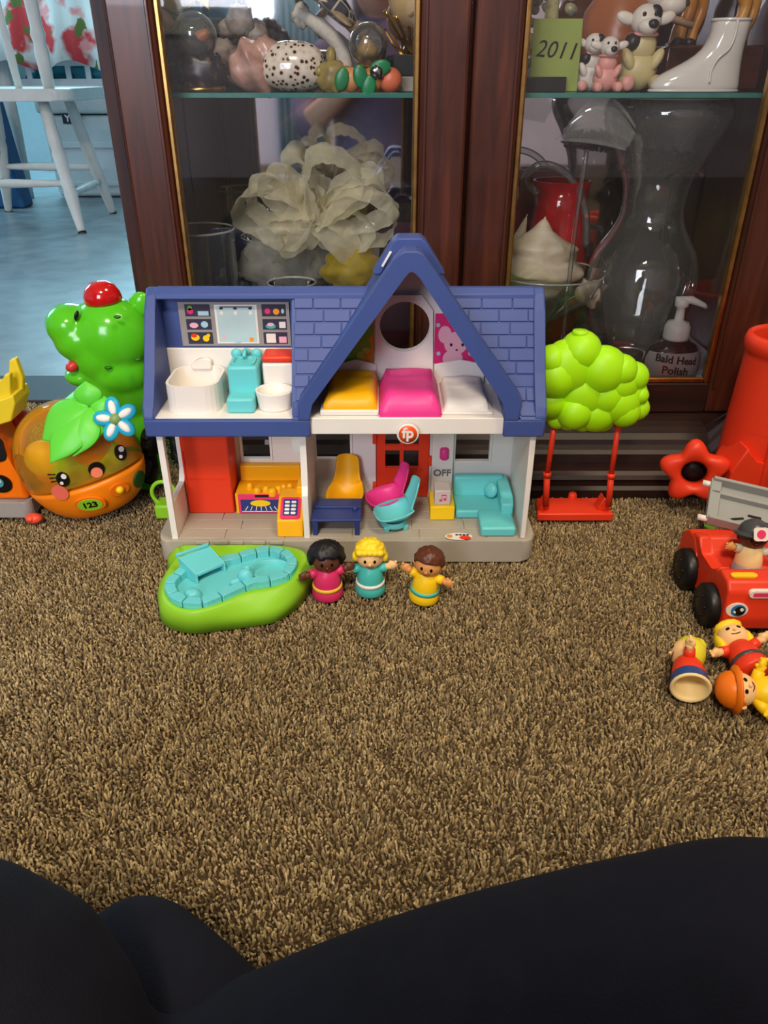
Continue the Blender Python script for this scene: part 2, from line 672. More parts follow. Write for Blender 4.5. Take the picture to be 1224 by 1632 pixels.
# dark door frame and pale curtains that the mirror in the cabinet shows
b = MB()
for x in (-2.75, -2.15):
    b.box(x, x + .09, -2.5, -2.44, -.006, 2.05, .006)
b.box(-2.75, -2.06, -2.5, -2.44, 2.05, 2.14, .006)
d1 = struct('door_1', b, wood)
b = MB(); b.box(-2.66, -2.15, -2.49, -2.46, -.006, 2.05, .003); part('door_leaf', b, wood, d1)
cur_m = mat('curtain_cloth', (150, 178, 190), rough=0.9, var=0.1, vscale=8)
def curtain(x0, x1, label):
    b = MB(); n = 40
    pv = []
    for i in range(n + 1):
        x = x0 + (x1 - x0) * i / n
        pv.append((x, -2.40 + 0.022 * math.sin(i * 1.35)))
    vv = [(x, y, z) for z in (0.02, 2.1) for x, y in pv]
    ff = [(i, i + 1, n + 2 + i, n + 1 + i) for i in range(n)]
    b.poly(vv, ff, smooth=True)
    o = single('window_curtain', b, cur_m, label, 'curtain', 'curtains behind the photographer')
    s = o.modifiers.new('thick', 'SOLIDIFY'); s.thickness = 0.003
curtain(-1.98, -1.62, 'pale blue curtain hanging next to the dark door')
curtain(-0.62, -0.32, 'pale blue curtain hanging at the far side of the window')

# kitchen walls with windows
b = MB(); b.prism([(-3.3, -.05), (3.0, -.05), (3.0, 2.4), (-3.3, 2.4)], 'y', 5.3, 5.4, holes=[[(-2.3, 1.0), (-.5, 1.0), (-.5, 2.15), (-2.3, 2.15)]])
struct('wall_kitchen', b, mat('kitchen_wall', (170, 190, 196), rough=.8, var=.03))
b = MB(); b.m(white_paint)
for x0, x1, z0, z1 in ((-2.36, -2.28, .94, 2.21), (-.52, -.44, .94, 2.21), (-2.28, -.52, .94, 1.02), (-2.28, -.52, 2.13, 2.21), (-1.43, -1.37, 1.02, 2.13)):
    b.box(x0, x1, 5.27, 5.41, z0, z1, .004)
w2 = struct('window_2', b)
b = MB(); b.box(-2.28, -.52, 5.34, 5.345, 1.02, 2.13); part('pane', b, pane_m, w2)
b = MB(); b.prism([(1.38, -.05), (5.4, -.05), (5.4, 2.4), (1.38, 2.4)], 'x', -3.4, -3.3, holes=[[(2.3, .85), (3.9, .85), (3.9, 2.15), (2.3, 2.15)]])
struct('wall_kitchen_left', b, MATS['kitchen_wall'])
# ceiling lamp above the living room
def ceiling_lamp(x, y, label):
    lamp = thing('ceiling_lamp', label, 'lamp', (x, y, 2.30), 'ceiling lamps')
    b = MB(); b.lathe([(0, .10), (.09, .10), (.10, .07), (.05, .05), (.03, .0), (0, 0)], 28, Matrix.Translation((x, y, 2.30))); part('canopy', b, brass, lamp)
    b = MB(); b.lathe([(.31, .055), (.33, .05), (.33, .035), (.31, .03)], 36, Matrix.Translation((x, y, 2.30))); part('rim', b, brass, lamp)
ceiling_lamp(.75, .10, 'brass ceiling lamp above the right side of the carpet')
ceiling_lamp(-.30, -1.10, 'brass fixture added for the fill light behind the photographer')  # unseen fixture, added to carry the rear fill light

# ================================================================ CURIO CABINET
CY = 1.0           # plane of the door fronts
cab = thing('curio_cabinet', 'dark cherry curio cabinet with two glass doors and mirrored back', 'cabinet', (0.10, 1.15, -.009))
XL, XR = -0.327, 0.530
LG = (-0.253, 0.041)      # left glass
RG = (0.155, 0.446)       # right glass
ZG0, ZG1 = 0.127, 1.62
ZF = 0.115
YB = 1.335
MID = 0.098
def door(x0, x1, g, knobx):
    b = MB(); b.m(wood)
    b.box(x0, g[0], CY, CY + .024, .085, 1.70, .004)
    b.box(g[1], x1, CY, CY + .024, .085, 1.70, .004)
    b.m(wood_h)
    b.box(g[0], g[1], CY + .001, CY + .023, .085, ZG0, .0015)
    b.box(g[0], g[1], CY + .001, CY + .023, ZG1, 1.70, .0015)
    d = part('door', b, None, cab)
    b = MB(); b.m(wood)
    # slim raised bead round the glass
    for xx in (g[0] - .008, g[1] + .004):
        b.box(xx, xx + .004, CY - .003, CY + .002, ZG0 - .006, ZG1 + .006, .001)
    part('bead', b, None, d)
    b = MB(); b.m(brass)
    t = .0075
    for x0_, x1_, z0_, z1_ in ((g[0], g[0] + t, ZG0, ZG1), (g[1] - t, g[1], ZG0, ZG1), (g[0] + t, g[1] - t, ZG0, ZG0 + t), (g[0] + t, g[1] - t, ZG1 - t, ZG1)):
        b.box(x0_, x1_, CY + .003, CY + .016, z0_, z1_, .0022, 2)
    part('brass_trim', b, None, d, 'thin brass trim around the glass')
    b = MB(); b.box(g[0] + .004, g[1] - .004, CY + .008, CY + .011, ZG0 + .004, ZG1 - .004)
    part('glass_pane', b, pane_m, d, 'clear glass pane')
    b = MB(); b.lathe([(0, .02), (.008, .018), (.009, .012), (.004, .006), (.006, 0), (0, 0)], 14, Matrix.Translation((knobx, CY, .82)) @ Matrix.Rotation(PI / 2, 4, 'X'))
    part('knob', b, brass, d)
    return d
door(-0.306, MID - .002, LG, .06)
door(MID + .002, .510, RG, .14)
# canted corner posts
for sx, xa, xb in ((1, -0.306, -0.327), (-1, 0.510, 0.531)):
    b = MB(); b.prism([(xa, CY + .004), (xa, CY + .05), (xb, CY + .05), (xb, CY + .022)], 'z', .085, 1.70, .0015)
    part('corner_post', b, wood, cab)
    b = MB(); xo = xb
    b.box(min(xo, xo + sx * .018), max(xo, xo + sx * .018), CY + .0505, YB + .02, .02, 1.70, .002)
    part('side_panel', b, wood, cab)
b = MB(); b.box(XL + .019, XR - .019, CY + .03, YB + .0, .095, ZF, .0015); part('floor_board', b, wood_h, cab)
b = MB(); b.box(XL + .019, XR - .019, YB + .0005, YB + .006, ZF, 1.68); part('mirror_back', b, mirror_m, cab, 'smudged mirror back')
b = MB(); b.box(XL, XR, YB + .0065, YB + .02, .02, 1.70); part('back_board', b, wood, cab)
b = MB(); b.box(XL - .01, XR + .01, CY - .01, YB + .03, 1.70, 1.78, .01); part('top', b, wood_h, cab)
b = MB(); b.m(wood); b.box(MID - .011, MID + .011, CY + .025, CY + .045, ZF, 1.70, .002); part('mullion', b, None, cab)
# glass shelf with green edge
def shelf(z):
    b = MB(); b.box(XL + .021, XR - .021, CY + .052, YB - .012, z - .0055, z); o = part('glass_shelf', b, shelf_m, cab, 'greenish glass shelf')
    b = MB(); b.box(XL + .021, XR - .021, CY + .0505, CY + .052, z - .0055, z, .0004); part('shelf_edge', b, shelf_edge_m, o)
ZS = 0.476
shelf(ZS)
shelf(0.90)
# plinth with mouldings, canted at the left corner
prof = [(0.0, -.008), (-.090, -.008), (-.090, .010), (-.086, .014), (-.086, .020), (-.0885, .025), (-.086, .030), (-.082, .034),
        (-.080, .046), (-.078, .056), (-.074, .060), (-.068, .064), (-.066, .070), (-.060, .076), (-.050, .080), (-.040, .083), (-.030, .084), (0.0, .084)]
def plinth():
    b = MB()
    # stations along the front: (x scale for the left cant, right cant)
    vv = []; n = len(prof)
    for k, (x0, sgn) in enumerate(((XL + .01, -1), (-0.235, 0), (0.435, 0), (XR - .01, 1))):
        for (y, z) in prof:
            if sgn == 0:
                vv.append((x0, CY + .03 + y * 1.33 - .03 * (1 if y < 0 else 0) * 0, z))
            else:
                vv.append((x0, CY + .03 + .02, z) if y == 0 else (x0 + sgn * (.0 - .004 * y / -.09), CY + .03 + (y + .09) * .25 - .0, z))
    ff = []
    for k in range(3):
        for i in range(n - 1):
            a = k * n + i
            ff.append((a, a + 1, a + n + 1, a + n))
    b.poly(vv, ff, smooth=False)
    b.box(XL + .012, XR - .012, CY + .03, YB + .01, -.008, .083)
    return part('base_moulding', b, wood_h, cab, 'stepped moulded plinth')
plinth()

# ================================================================ TOY PLASTICS
def plastic(name, rgb, rough=0.38, **k):
    return mat(name, rgb, rough=rough, spec=0.45, var=0.03, vscale=18, **k)
pl_blue = plastic('plastic_roof_blue', (62, 81, 142), 0.5, bump=0.06, bscale=500)
pl_navy = plastic('plastic_navy', (42, 58, 120), 0.45)
pl_white = plastic('plastic_white', (236, 230, 222), 0.42)
pl_siding = plastic('plastic_white_siding', (234, 228, 221), 0.45)
pl_red = plastic('plastic_red', (230, 60, 30), 0.4)
pl_teal = plastic('plastic_teal', (104, 204, 208), 0.4)
pl_yellow = plastic('plastic_yellow', (246, 178, 12), 0.4)
pl_lemon = plastic('plastic_lemon', (250, 206, 24), 0.4)
pl_pink = plastic('plastic_pink', (236, 62, 146), 0.4)
pl_rose = plastic('plastic_rose', (232, 56, 112), 0.4)
pl_grey = plastic('plastic_grey', (172, 164, 150), 0.45)
pl_green = plastic('plastic_lime', (142, 204, 44), 0.42)
pl_leaf = plastic('plastic_tree_lime', (166, 232, 8), 0.45)
pl_black = plastic('plastic_black', (20, 20, 22), 0.4)
pl_orange = plastic('plastic_orange', (240, 120, 16), 0.4)
pl_skin_l = plastic('plastic_skin_light', (244, 198, 138), 0.5)
pl_skin_m = plastic('plastic_skin_tan', (214, 148, 82), 0.5)
pl_skin_d = plastic('plastic_skin_dark', (96, 54, 34), 0.45)
pl_sign = plastic('sign_orange', (232, 84, 28), 0.35)
pl_ink = plastic('ink_grey', (120, 116, 112), 0.5)
def add_wave_bump(m, scale, axis='Z', strength=0.25):
    nt = m.node_tree
    bs = nt.nodes['Principled BSDF']
    tc = nt.nodes.new('ShaderNodeTexCoord')
    w = nt.nodes.new('ShaderNodeTexWave')
    w.bands_direction = axis
    w.wave_profile = 'SAW'
    w.inputs['Scale'].default_value = scale
    nt.links.new(tc.outputs['Object'], w.inputs['Vector'])
    bp = nt.nodes.new('ShaderNodeBump')
    bp.inputs['Strength'].default_value = strength
    bp.inputs['Distance'].default_value = 0.0008
    nt.links.new(w.outputs['Fac'], bp.inputs['Height'])
    nt.links.new(bp.outputs['Normal'], bs.inputs['Normal'])
add_wave_bump(pl_siding, 48, 'Z', 0.5)

def rrect(x0, x1, y0, y1, r, n=5):
    pts = []
    for cx, cy, a0 in ((x1 - r, y1 - r, 0), (x0 + r, y1 - r, PI / 2), (x0 + r, y0 + r, PI), (x1 - r, y0 + r, 1.5 * PI)):
        for k in range(n + 1):
            a = a0 + PI / 2 * k / n
            pts.append((cx + r * math.cos(a), cy + r * math.sin(a)))
    return pts
def circle(cx, cy, r, n=36):
    return [(cx + r * math.cos(2 * PI * k / n), cy + r * math.sin(2 * PI * k / n)) for k in range(n)]
def clip_poly(poly, side):
    """keep the part of a 2-D polygon where side(p) >= 0"""
    out = []
    for i, p in enumerate(poly):
        q = poly[(i + 1) % len(poly)]
        a, c = side(p), side(q)
        if a >= 0:
            out.append(p)
        if (a >= 0) != (c >= 0):
            t = a / (a - c)
            out.append((p[0] + (q[0] - p[0]) * t, p[1] + (q[1] - p[1]) * t))
    return out

# ================================================================ DOLLHOUSE
house = thing('toy_house', 'toy house with blue shingled roof, white walls and open rooms', 'dollhouse', (-0.043, 0.81, 0))
BZ = 0.029
YF, YBK = 0.757, 0.857
b = MB(); b.prism(rrect(-.262, .175, .752, .872, .016), 'z', 0.0, BZ, .0025, 3); base = part('base', b, pl_grey, house, 'grey plastic base')
for px in (322, 352, 377, 412, 440):
    p = P(px, 861, .7515); b = MB(); b.box(p.x - .008, p.x + .008, .7500, .7535, BZ - .004, BZ + .001, .0008); part('hinge', b, pl_grey, base)
# plank floor
random.seed(5)
for r in range(5):
    y0 = YF + .0005 + r * .0199
    x = -.238 - random.uniform(0, .04)
    while x < .157:
        x2 = x + random.choice((.062, .07, .078))
        xa, xb = max(x, -.2378), min(x2, .1565)
        if xb - xa > .006:
            b = MB(); b.box(xa + .0004, xb - .0004, y0 + .0004, y0 + .0195, BZ - .002, BZ + .0013, .0004, 1)
            part('plank', b, pl_grey, base)
        x = x2
FZ = BZ + .0013
# ground floor walls
def zpx(py, Y): return P(612, py, Y).z
def xpx(px, py, Y): return P(px, py, Y).x
zk = zpx(730, YBK); zr = zpx(734, YBK)
def xr_(a, c, py): return xpx(a, py, YBK), xpx(c, py, YBK)
k0, k1 = xr_(386, 430, 715); l0, l1 = xr_(504, 558, 715); r0, r1 = xr_(726, 780, 715); d0, d1 = xr_(599, 684, 740)
def rect(x0, x1, z0, z1): return [(x0, z0), (x1, z0), (x1, z1), (x0, z1)]
b = MB(); b.prism(rect(-.245, .164, BZ, .163), 'y', YBK, YBK + .005, holes=[rect(k0, k1, zk, .148), rect(l0, l1, zk, .148), rect(r0, r1, zr, .148), rect(d0, d1, FZ + .0015, .155)])
bw = part('back_wall', b, pl_siding, house)
for a, c, zz in ((k0, k1, zk), (l0, l1, zk), (r0, r1, zr)):
    b = MB()
    for bx in ((a - .003, a, zz - .003, .151), (c, c + .003, zz - .003, .151), (a, c, zz - .003, zz), (a, c, .148, .151)):
        b.box(bx[0], bx[1], YBK - .0015, YBK + .0005, bx[2], bx[3], .0004, 1)
    part('window_frame', b, pl_white, bw)
# red front door with four panes left open
pw = (d1 - d0)
pz0 = zpx(744, YBK); pz1 = zpx(716, YBK); pz2 = zpx(709, YBK)
hx = [(xpx(614, 730, YBK), xpx(637, 730, YBK)), (xpx(643, 730, YBK), xpx(667, 730, YBK))]
holes = [rect(a, c, pz0, pz1) for a, c in hx] + [rect(a, c, pz2, pz2 + .027) for a, c in hx]
b = MB(); b.prism(rect(d0 + .001, d1 - .001, FZ + .0017, .154), 'y', YBK - .003, YBK + .003, holes=holes)
dr = part('door', b, pl_red, house, 'red front door with four square panes')
b = MB(); b.box(d0 + .008, d1 - .008, YBK - .0042, YBK - .0025, pz0 - .028, pz0 - .026, .0004, 1); b.ball(P(672, 750, YBK - .004), .0018, 10, 6)
part('door_knob', b, pl_red, dr)
for px, py in ((597, 700), (597, 776), (685, 735)):
    p = P(px, py, YBK - .004); b = MB(); b.box(p.x - .0025, p.x + .0025, YBK - .006, YBK, p.z - .006, p.z + .006, .0008); part('hinge', b, pl_red, dr)
# left wall with opening
b = MB(); b.prism([(YF, BZ), (YF + .1, BZ), (YF + .1, .163), (YF, .163)], 'x', -.245, -.2385,
                  holes=[[(YF + .008, .074), (YF + .058, .074), (YF + .068, .088), (YF + .068, .155), (YF + .008, .155)]])
part('side_wall', b, pl_white, house)
b = MB(); b.box(.1575, .164, YF, YF + .1, BZ, .163, .0012); part('side_wall', b, pl_white, house)
b = MB(); b.prism([(YF, BZ), (YF, .085), (YF + .006, .094), (YF + .012, .163), (YF + .1, .163), (YF + .1, BZ)], 'x', -.0925, -.0855, .0008)
b.box(-.106, -.0925, .80, .806, .118, .163, .001)
part('partition', b, pl_white, house)
# upper floor slab
b = MB(); b.box(-.2445, .164, YF - .001, YF + .104, .161, .180, .0012); part('upper_floor', b, pl_white, house)

# kitchen
b = MB(); b.box(-.2375, -.182, .813, .8565, FZ, .1605, .002); fr = part('fridge', b, pl_red, house, 'tall red refrigerator')
b = MB(); b.box(-.232, -.188, .8118, .8132, .0785, .0795); b.box(-.2365, -.2345, .811, .814, .06, .115, .0005); part('fridge_door_seam', b, pl_red, fr)
b = MB(); b.m(pl_yellow)
b.box(-.1795, -.094, .8125, .8565, FZ, .0575, .001)
b.box(-.1775, -.103, .846, .8565, .0575, .079, .0015)
b.box(-.103, -.094, .80, .8565, .0575, .074, .0015)
ct = part('kitchen_counter', b, None, house, 'yellow kitchen counter with moulded food')
random.seed(2)
for px, py, r in ((398, 776, .004), (410, 783, .005), (424, 781, .0045), (434, 784, .0055), (444, 780, .005), (452, 778, .0045), (462, 777, .004)):
    p = G(px, py, .060); b = MB(); b.lathe([(0, .006), (r * .5, .0055), (r * .95, .003), (r, 0), (r, -.004)], 12, Matrix.Translation((p.x, min(p.y, .842), .0595)), sy=.8)
    part('food_dome', b, pl_yellow, ct)
# oven
b = MB(); b.m(pl_rose); xo0, xo1 = xpx(380, 803, .811), xpx(450, 803, .811)
zo0, zo1 = zpx(818, .811), zpx(788, .811)
b.box(xo0, xo1, .8105, .8128, zo0, zo1, .0007, 1)
b.m(pl_navy); b.box(xo0 + .003, xo1 - .003, .8102, .8109, zpx(816, .811), zpx(796, .811))
b.m(pl_black); b.box(xpx(406, 790, .81), xpx(428, 790, .81), .8100, .8109, zpx(792, .811), zpx(788.5, .811))
b.m(pl_lemon); b.disc((xpx(415, 801, .81), .8098, zpx(802, .81)), .0042, (0, -1, 0), 20, .0004, sx=2.9)
b.m(pl_white)
for k in range(7):
    xx = xo0 + .007 + k * .0068
    b.tube([(xx, .8097, zpx(815, .81)), (xx + .0045 * (3 - k) / 3, .8097, zpx(807, .81))], .0006, 5)
b.tube([(xo0 + .004, .8097, zpx(815, .81)), (xo1 - .004, .8097, zpx(815, .81))], .0006, 5)
part('oven_door', b, None, ct, 'pink oven door showing a bread on a rack')
# desk with the keypad
xa, xb = -.1235, -.0935
b = MB(); b.prism([(.7585, FZ), (.7625, .050), (.792, .066), (.812, .066), (.812, FZ)], 'x', xa, xb, .0012); dk = part('phone_desk', b, pl_yellow, house)
n = Vector((0, -.016, .0295)).normalized(); al = Vector((0, .0295, .016)).normalized()
mt = Matrix.Translation((-.1085, .7765, .0585)) @ Matrix((( 1, 0, 0, 0), (0, al.y, n.y, 0), (0, al.z, n.z, 0), (0, 0, 0, 1)))
b = MB(); b.m(pl_rose); b.prism(rrect(-.0115, .0115, -.0145, .0145, .003), 'z', -.001, .0016, .0004, 1, mt)
b.m(pl_navy); b.prism(rrect(-.0085, .0085, -.011, .0115, .0015), 'z', .0014, .0019, 0, 1, mt)
b.m(pl_white)
for i in range(2):
    for j in range(4):
        b.prism(rrect(-.0066 + i * .0075, -.0010 + i * .0075, -.0092 + j * .005, -.0062 + j * .005, .001, 3), 'z', .0017, .0023, 0, 1, mt)
part('keypad', b, None, dk, 'pink keypad panel with white keys')

# living room: switch column, music cube, side table, sofa
b = MB(); x0, x1 = xpx(688, 740, .851), xpx(722, 740, .851); b.box(x0, x1, .8505, .8568, FZ, .160, .001); colm = part('switch_column', b, pl_white, house)
b = MB(); p = P(708, 723, .849); b.lathe([(0, -.0078), (.0035, -.0078), (.0055, -.006), (.0055, .006), (.0035, .0078), (0, .0078)], 14, Matrix.Translation(p)); part('light_switch', b, pl_pink, colm, 'pink rocker switch')
b = MB(); text_into(b, 'OFF', .0125, front(P(704.5, 754, .8502)), .0004, bold=.0003); part('lettering', b, pl_ink, colm, 'grey letters reading OFF')
b = MB(); b.box(.0553, .0845, .797, .836, FZ, .0487, .0012); stb = part('side_table', b, pl_lemon, house)
cube_m = mat('frosted_white_plastic', (228, 216, 212), rough=.5, trans=.25, var=.03)
b = MB(); b.m(cube_m); b.box(.0600, .0795, .801, .824, .0487, .0685, .0015); cb = part('music_cube', b, None, stb, 'frosted white music button')
b = MB(); b.m(pl_rose)
for dx in (-.0022, .0028):
    b.disc((.0697 + dx, .8008, .0560 + dx * .25), .0016, (0, -1, 0), 12, .0003, 1.25); b.box(.0697 + dx + .0010, .0697 + dx + .0016, .8005, .8010, .0563, .0627)
b.box(.0697 - .0012, .0697 + .0044, .8005, .8010, .0617, .0631)
part('music_note', b, None, cb)
sofa = MB(); sofa.m(pl_teal)
sofa.box(.0865, .152, .800, .856, FZ, .0418, .003, 3)
so = part('sofa', sofa, None, house, 'teal corner sofa with chaise')
b = MB(); b.prism([(.838, .040), (.843, .0655), (.851, .0665), (.8562, .060), (.8562, .040)], 'x', .0865, .147, .003, 3); part('sofa_back', b, pl_teal, so)
b = MB(); b.prism([(.792, .036), (.792, .055), (.806, .0565), (.812, .0625), (.853, .0635), (.853, .036)], 'x', .139, .1535, .003, 3); part('sofa_arm', b, pl_teal, so)
b = MB(); b.box(.112, .1525, .7585, .803, FZ, .0425, .003, 3); part('chaise', b, pl_teal, so)
b = MB(); b.ball((.131, .832, .0525), (.0095, .0055, .0095), 16, 10, Euler((-.3, 0, -.8))); part('cushion', b, pl_teal, so)
# power slide on the base
b = MB(); p = G(731, 855, BZ + .0016); b.m(pl_white); b.disc(p, .0075, (0, 0, 1), 28, .0004, 2.1)
b.m(pl_black)
for k in range(4): b.disc(p + Vector((-.002 + k * .0042, .0028, .0004)), .0014, (0, 0, 1), 10, .0003, 1.3)
b.m(pl_skin_m); b.disc(p + Vector((-.0105, .0, .0004)), .0035, (0, 0, 1), 16, .0003)
b.m(pl_red); b.disc(p + Vector((.007, -.0035, .0004)), .0035, (0, 0, 1), 16, .0006, 1.9)
b.box(p.x + .003, p.x + .010, p.y - .006, p.y - .002, p.z, p.z + .003, .0008)
part('power_slide', b, None, base, 'white oval sticker with red slide switch')

# upper floor: back wall, posters and beds
b = MB(); cx, cz = .0232, .2495
b.prism([(-.095, .18), (.152, .18), (.152, .197), (.0345, .338), (.0165, .338), (-.095, .197)], 'y', YBK, YBK + .005, holes=[circle(cx, cz, .0282)])
uw = part('gable_wall', b, pl_white, house)
b = MB(); b.prism([(-.0112, .18), (.057, .18), (.0545, .268), (.042, .285), (.004, .285), (-.0095, .268)], 'y', YBK - .005, YBK - .0004, holes=[circle(cx, cz, .0284)])
part('window_panel', b, pl_white, uw)
po = mat('print_orange', (240, 150, 40), .45); pp = mat('print_magenta', (222, 40, 118), .45)
pgr = mat('print_green', (120, 178, 48), .45); pgl = mat('print_light_green', (178, 205, 70), .45); ppk = mat('print_pale_pink', (240, 180, 196), .45); pbl = mat('print_pale_blue', (170, 205, 220), .45)
b = MB(); y = YBK - .0006
zb, zt = zpx(577, YBK), zpx(488, YBK)
b.m(po); b.box(-.062, -.0115, y, YBK, zb, zt)
b.m(pgr); b.disc((-.0255, y - .0002, zb + .038), .0125, (0, -1, 0), 24, .0002, 1.1); b.disc((-.035, y - .0005, zb + .011), .0135, (0, -1, 0), 24, .0002, 1.0); b.disc((-.0215, y - .0008, zb + .020), .0075, (0, -1, 0), 18, .0002, .9)
b.m(pgl); b.disc((-.0270, y - .0012, zb + .007), .0065, (0, -1, 0), 18, .0002, .7); b.disc((-.0205, y - .0015, zb + .015), .0035, (0, -1, 0), 12, .0003, 1.5)
b.m(pl_black); b.disc((-.0225, y - .0009, zb + .041), .0024, (0, -1, 0), 12, .0003)
b.m(pl_white); b.disc((-.0219, y - .0013, zb + .0418), .0008, (0, -1, 0), 8, .0002)
part('poster', b, None, uw, 'orange poster with a green dinosaur')
b = MB(); zb = zpx(579, YBK)
b.m(pp); b.box(.0575, .112, y, YBK, zb, zb + .058)
b.m(ppk); b.disc((.069, y - .0002, zb + .034), .010, (0, -1, 0), 22, .0002, .75); b.disc((.082, y - .0005, zb + .024), .0135, (0, -1, 0), 24, .0002, 1.0); b.disc((.079, y - .0008, zb + .006), .0105, (0, -1, 0), 20, .0002, 1.1); b.disc((.096, y - .0011, zb + .036), .010, (0, -1, 0), 22, .0002, .75)
b.m(pl_black); b.disc((.0765, y - .0015, zb + .0225), .0018, (0, -1, 0), 10, .0003, .8); b.disc((.0895, y - .0015, zb + .0225), .0018, (0, -1, 0), 10, .0003, .8); b.disc((.083, y - .0015, zb + .0165), .0010, (0, -1, 0), 8, .0003, 1.3)
b.m(pbl)
for dx, dz in ((.061, .045), (.0625, .012), (.0745, .050), (.099, .012)): b.disc((dx, y - .0005, zb + dz), .0024, (0, -1, 0), 10, .0003)
part('poster', b, None, uw, 'magenta poster with a pale pink mouse')
for xa, xb in ((-.056, -.0085), (.058, .116)):
    b = MB(); b.prism([(xa, .18), (xb, .18), (xb, .207), ((xa + xb) / 2, .2125), (xa, .207)], 'y', .8495, .8518, .0008, 1)
    part('headboard', b, pl_white, house)
def bed(x0, x1, y0, y1, z0, z1, m, label, bev, base_box=None, wave=.0012, flare=0.0):
    bd = None
    if base_box:
        b = MB(); b.box(*base_box, .0015); bd = part('bed', b, pl_white, house, label)
    b = MB(); nx, ny = 12, 14
    vv = []
    for j in range(ny + 1):
        v = j / ny
        for i in range(nx + 1):
            u = i / nx
            e = min(u, 1 - u) * 2
            edge = 1 - (1 - min(1, e * 4.2)) ** 2.2
            fr_ = min(1, v * 7); fe = 1 - (1 - fr_) ** 2.2
            bk = min(1, (1 - v) * 9); be = 1 - (1 - bk) ** 2.2
            hgt = min(edge, fe, be)
            z = z0 + (z1 - z0) * (.35 + .65 * hgt) + wave * math.sin(u * 9 + v * 3) * hgt * .5 + (.002 if .62 < v < .68 else 0) * hgt + (.0035 * hgt if v > .72 else 0)
            fl = flare * (1 - hgt)
            vv.append((x0 + (x1 - x0) * u + fl * (u - .5) * 2, y0 + (y1 - y0) * v - fl * (1 if v < .2 else 0), z))
    ff = []
    for j in range(ny):
        for i in range(nx):
            a = j * (nx + 1) + i
            ff.append((a, a + 1, a + nx + 2, a + nx + 1))
    # skirt
    rim = [i for i in range(nx + 1)] + [j * (nx + 1) + nx for j in range(1, ny + 1)] + [ny * (nx + 1) + i for i in range(nx - 1, -1, -1)] + [j * (nx + 1) for j in range(ny - 1, 0, -1)]
    k = len(vv)
    for r in rim:
        vv.append((vv[r][0], vv[r][1], z0))
    for q in range(len(rim)):
        q2 = (q + 1) % len(rim)
        ff.append((rim[q], k + q, k + q2, rim[q2]))
    b.poly(vv, ff, smooth=True)
    return part('blanket' if bd else 'bed', b, m, bd or house, None if bd else label)
bed(-.0645, -.0075, .7645, .848, .1862, .2005, pl_yellow, 'white bed with yellow blanket', .004, (-.0680, -.0055, .7615, .849, .1802, .1862))
bed(-.0025, .0585, .7605, .848, .1802, .2035, pl_pink, 'bed under a bright pink blanket', .004, flare=.0022)
bed(.0640, .1135, .7660, .848, .1802, .1935, pl_white, 'plain white bed', .004, (.061, .1165, .7635, .849, .1801, .1835), wave=.0018)

# bathroom
b = MB(); b.box(-.2430, -.0985, .8350, .8385, .180, .2305, .001); wn = part('bathroom_wall', b, pl_white, house)
b = MB(); b.m(pl_white)
tub_o = rrect(-.233, -.1765, .7645, .8335, .018)
tub_i = rrect(-.2305, -.179, .767, .8310, .0155)
b.prism(tub_o, 'z', .1802, .2115, holes=[tub_i]); b.prism(tub_i, 'z', .1802, .186)
tb = part('bathtub', b, None, house, 'white bathtub with swan-neck back')
b = MB(); b.prism([(-.216, .208), (-.193, .208), (-.193, .219), (-.199, .2225), (-.206, .218), (-.216, .216)], 'y', .827, .834, .002, 2); part('tub_back', b, pl_white, tb)
b = MB(); b.box(-.1690, -.1360, .7915, .8330, .1802, .2240, .003, 3)
sk = part('sink', b, pl_teal, house, 'teal sink with step stool')
b = MB(); b.prism(rrect(-.1655, -.1395, .794, .822, .006), 'z', .2236, .2262, holes=[rrect(-.1630, -.1420, .7965, .8195, .005)]); part('basin_rim', b, pl_teal, sk)
b = MB()
for x, r in ((-.164, .006), (-.153, .0045), (-.1415, .006)): b.ball((x, .8285, .2265 + (.002 if r < .005 else 0)), (r, .004, r), 14, 8)
b.tube([(-.153, .8285, .230), (-.153, .82, .2315), (-.153, .814, .2275)], .0022, 8)
part('faucet', b, pl_teal, sk)
b = MB(); b.box(-.1680, -.1385, .7675, .7935, .1802, .1970, .003, 3); part('step_stool', b, pl_teal, sk)
b = MB(); b.box(-.1330, -.099, .8050, .8330, .1802, .2235, .003, 3); tl = part('toilet', b, pl_white, house, 'white toilet with red lid')
b = MB(); b.box(-.1325, -.099, .8045, .8335, .2235, .2315, .003, 3); part('tank_lid', b, pl_red, tl)
b = MB()
b.lathe([(.0, .006), (.0145, .006), (.0185, .019), (.0185, .0205), (.0205, .0205), (.0205, .019), (.0185, .002), (.0185, 0), (0, 0)], 28, Matrix.Translation((-.1185, .7875, .1802)), sy=.92)
part('toilet_bowl', b, pl_white, tl)
# printed shelf over the bath
b = MB(); pg1 = mat('print_grey', (150, 144, 140), .45); pg2 = mat('print_dark', (52, 50, 70), .45); pm = mat('print_mirror', (186, 210, 212), .35)
S0, S1 = P(297, 551, .8375), P(460, 481, .8375)
def SP(u, v, k): return Vector((S0.x + (S1.x - S0.x) * u, .8369 - .0003 * k, S0.z + (S1.z - S0.z) * v))
def SR(u0, u1, v0, v1, k, m_):
    b.m(m_); a = SP(u0, v0, k); c = SP(u1, v1, k); b.box(a.x, c.x, a.y - .0002, a.y + .0002, a.z, c.z)
def SD(u, v, r, k, m_, sx=1.0): b.m(m_); b.disc(SP(u, v, k), r, (0, -1, 0), 16, .0002, sx)
SR(-.03, 1.0, 0, 1, 0, pg1)
for u0, u1 in ((.03, .265), (.745, .97)):
    for v0, v1 in ((.05, .32), (.38, .62), (.68, .95)): SR(u0, u1, v0, v1, 1, pg2)
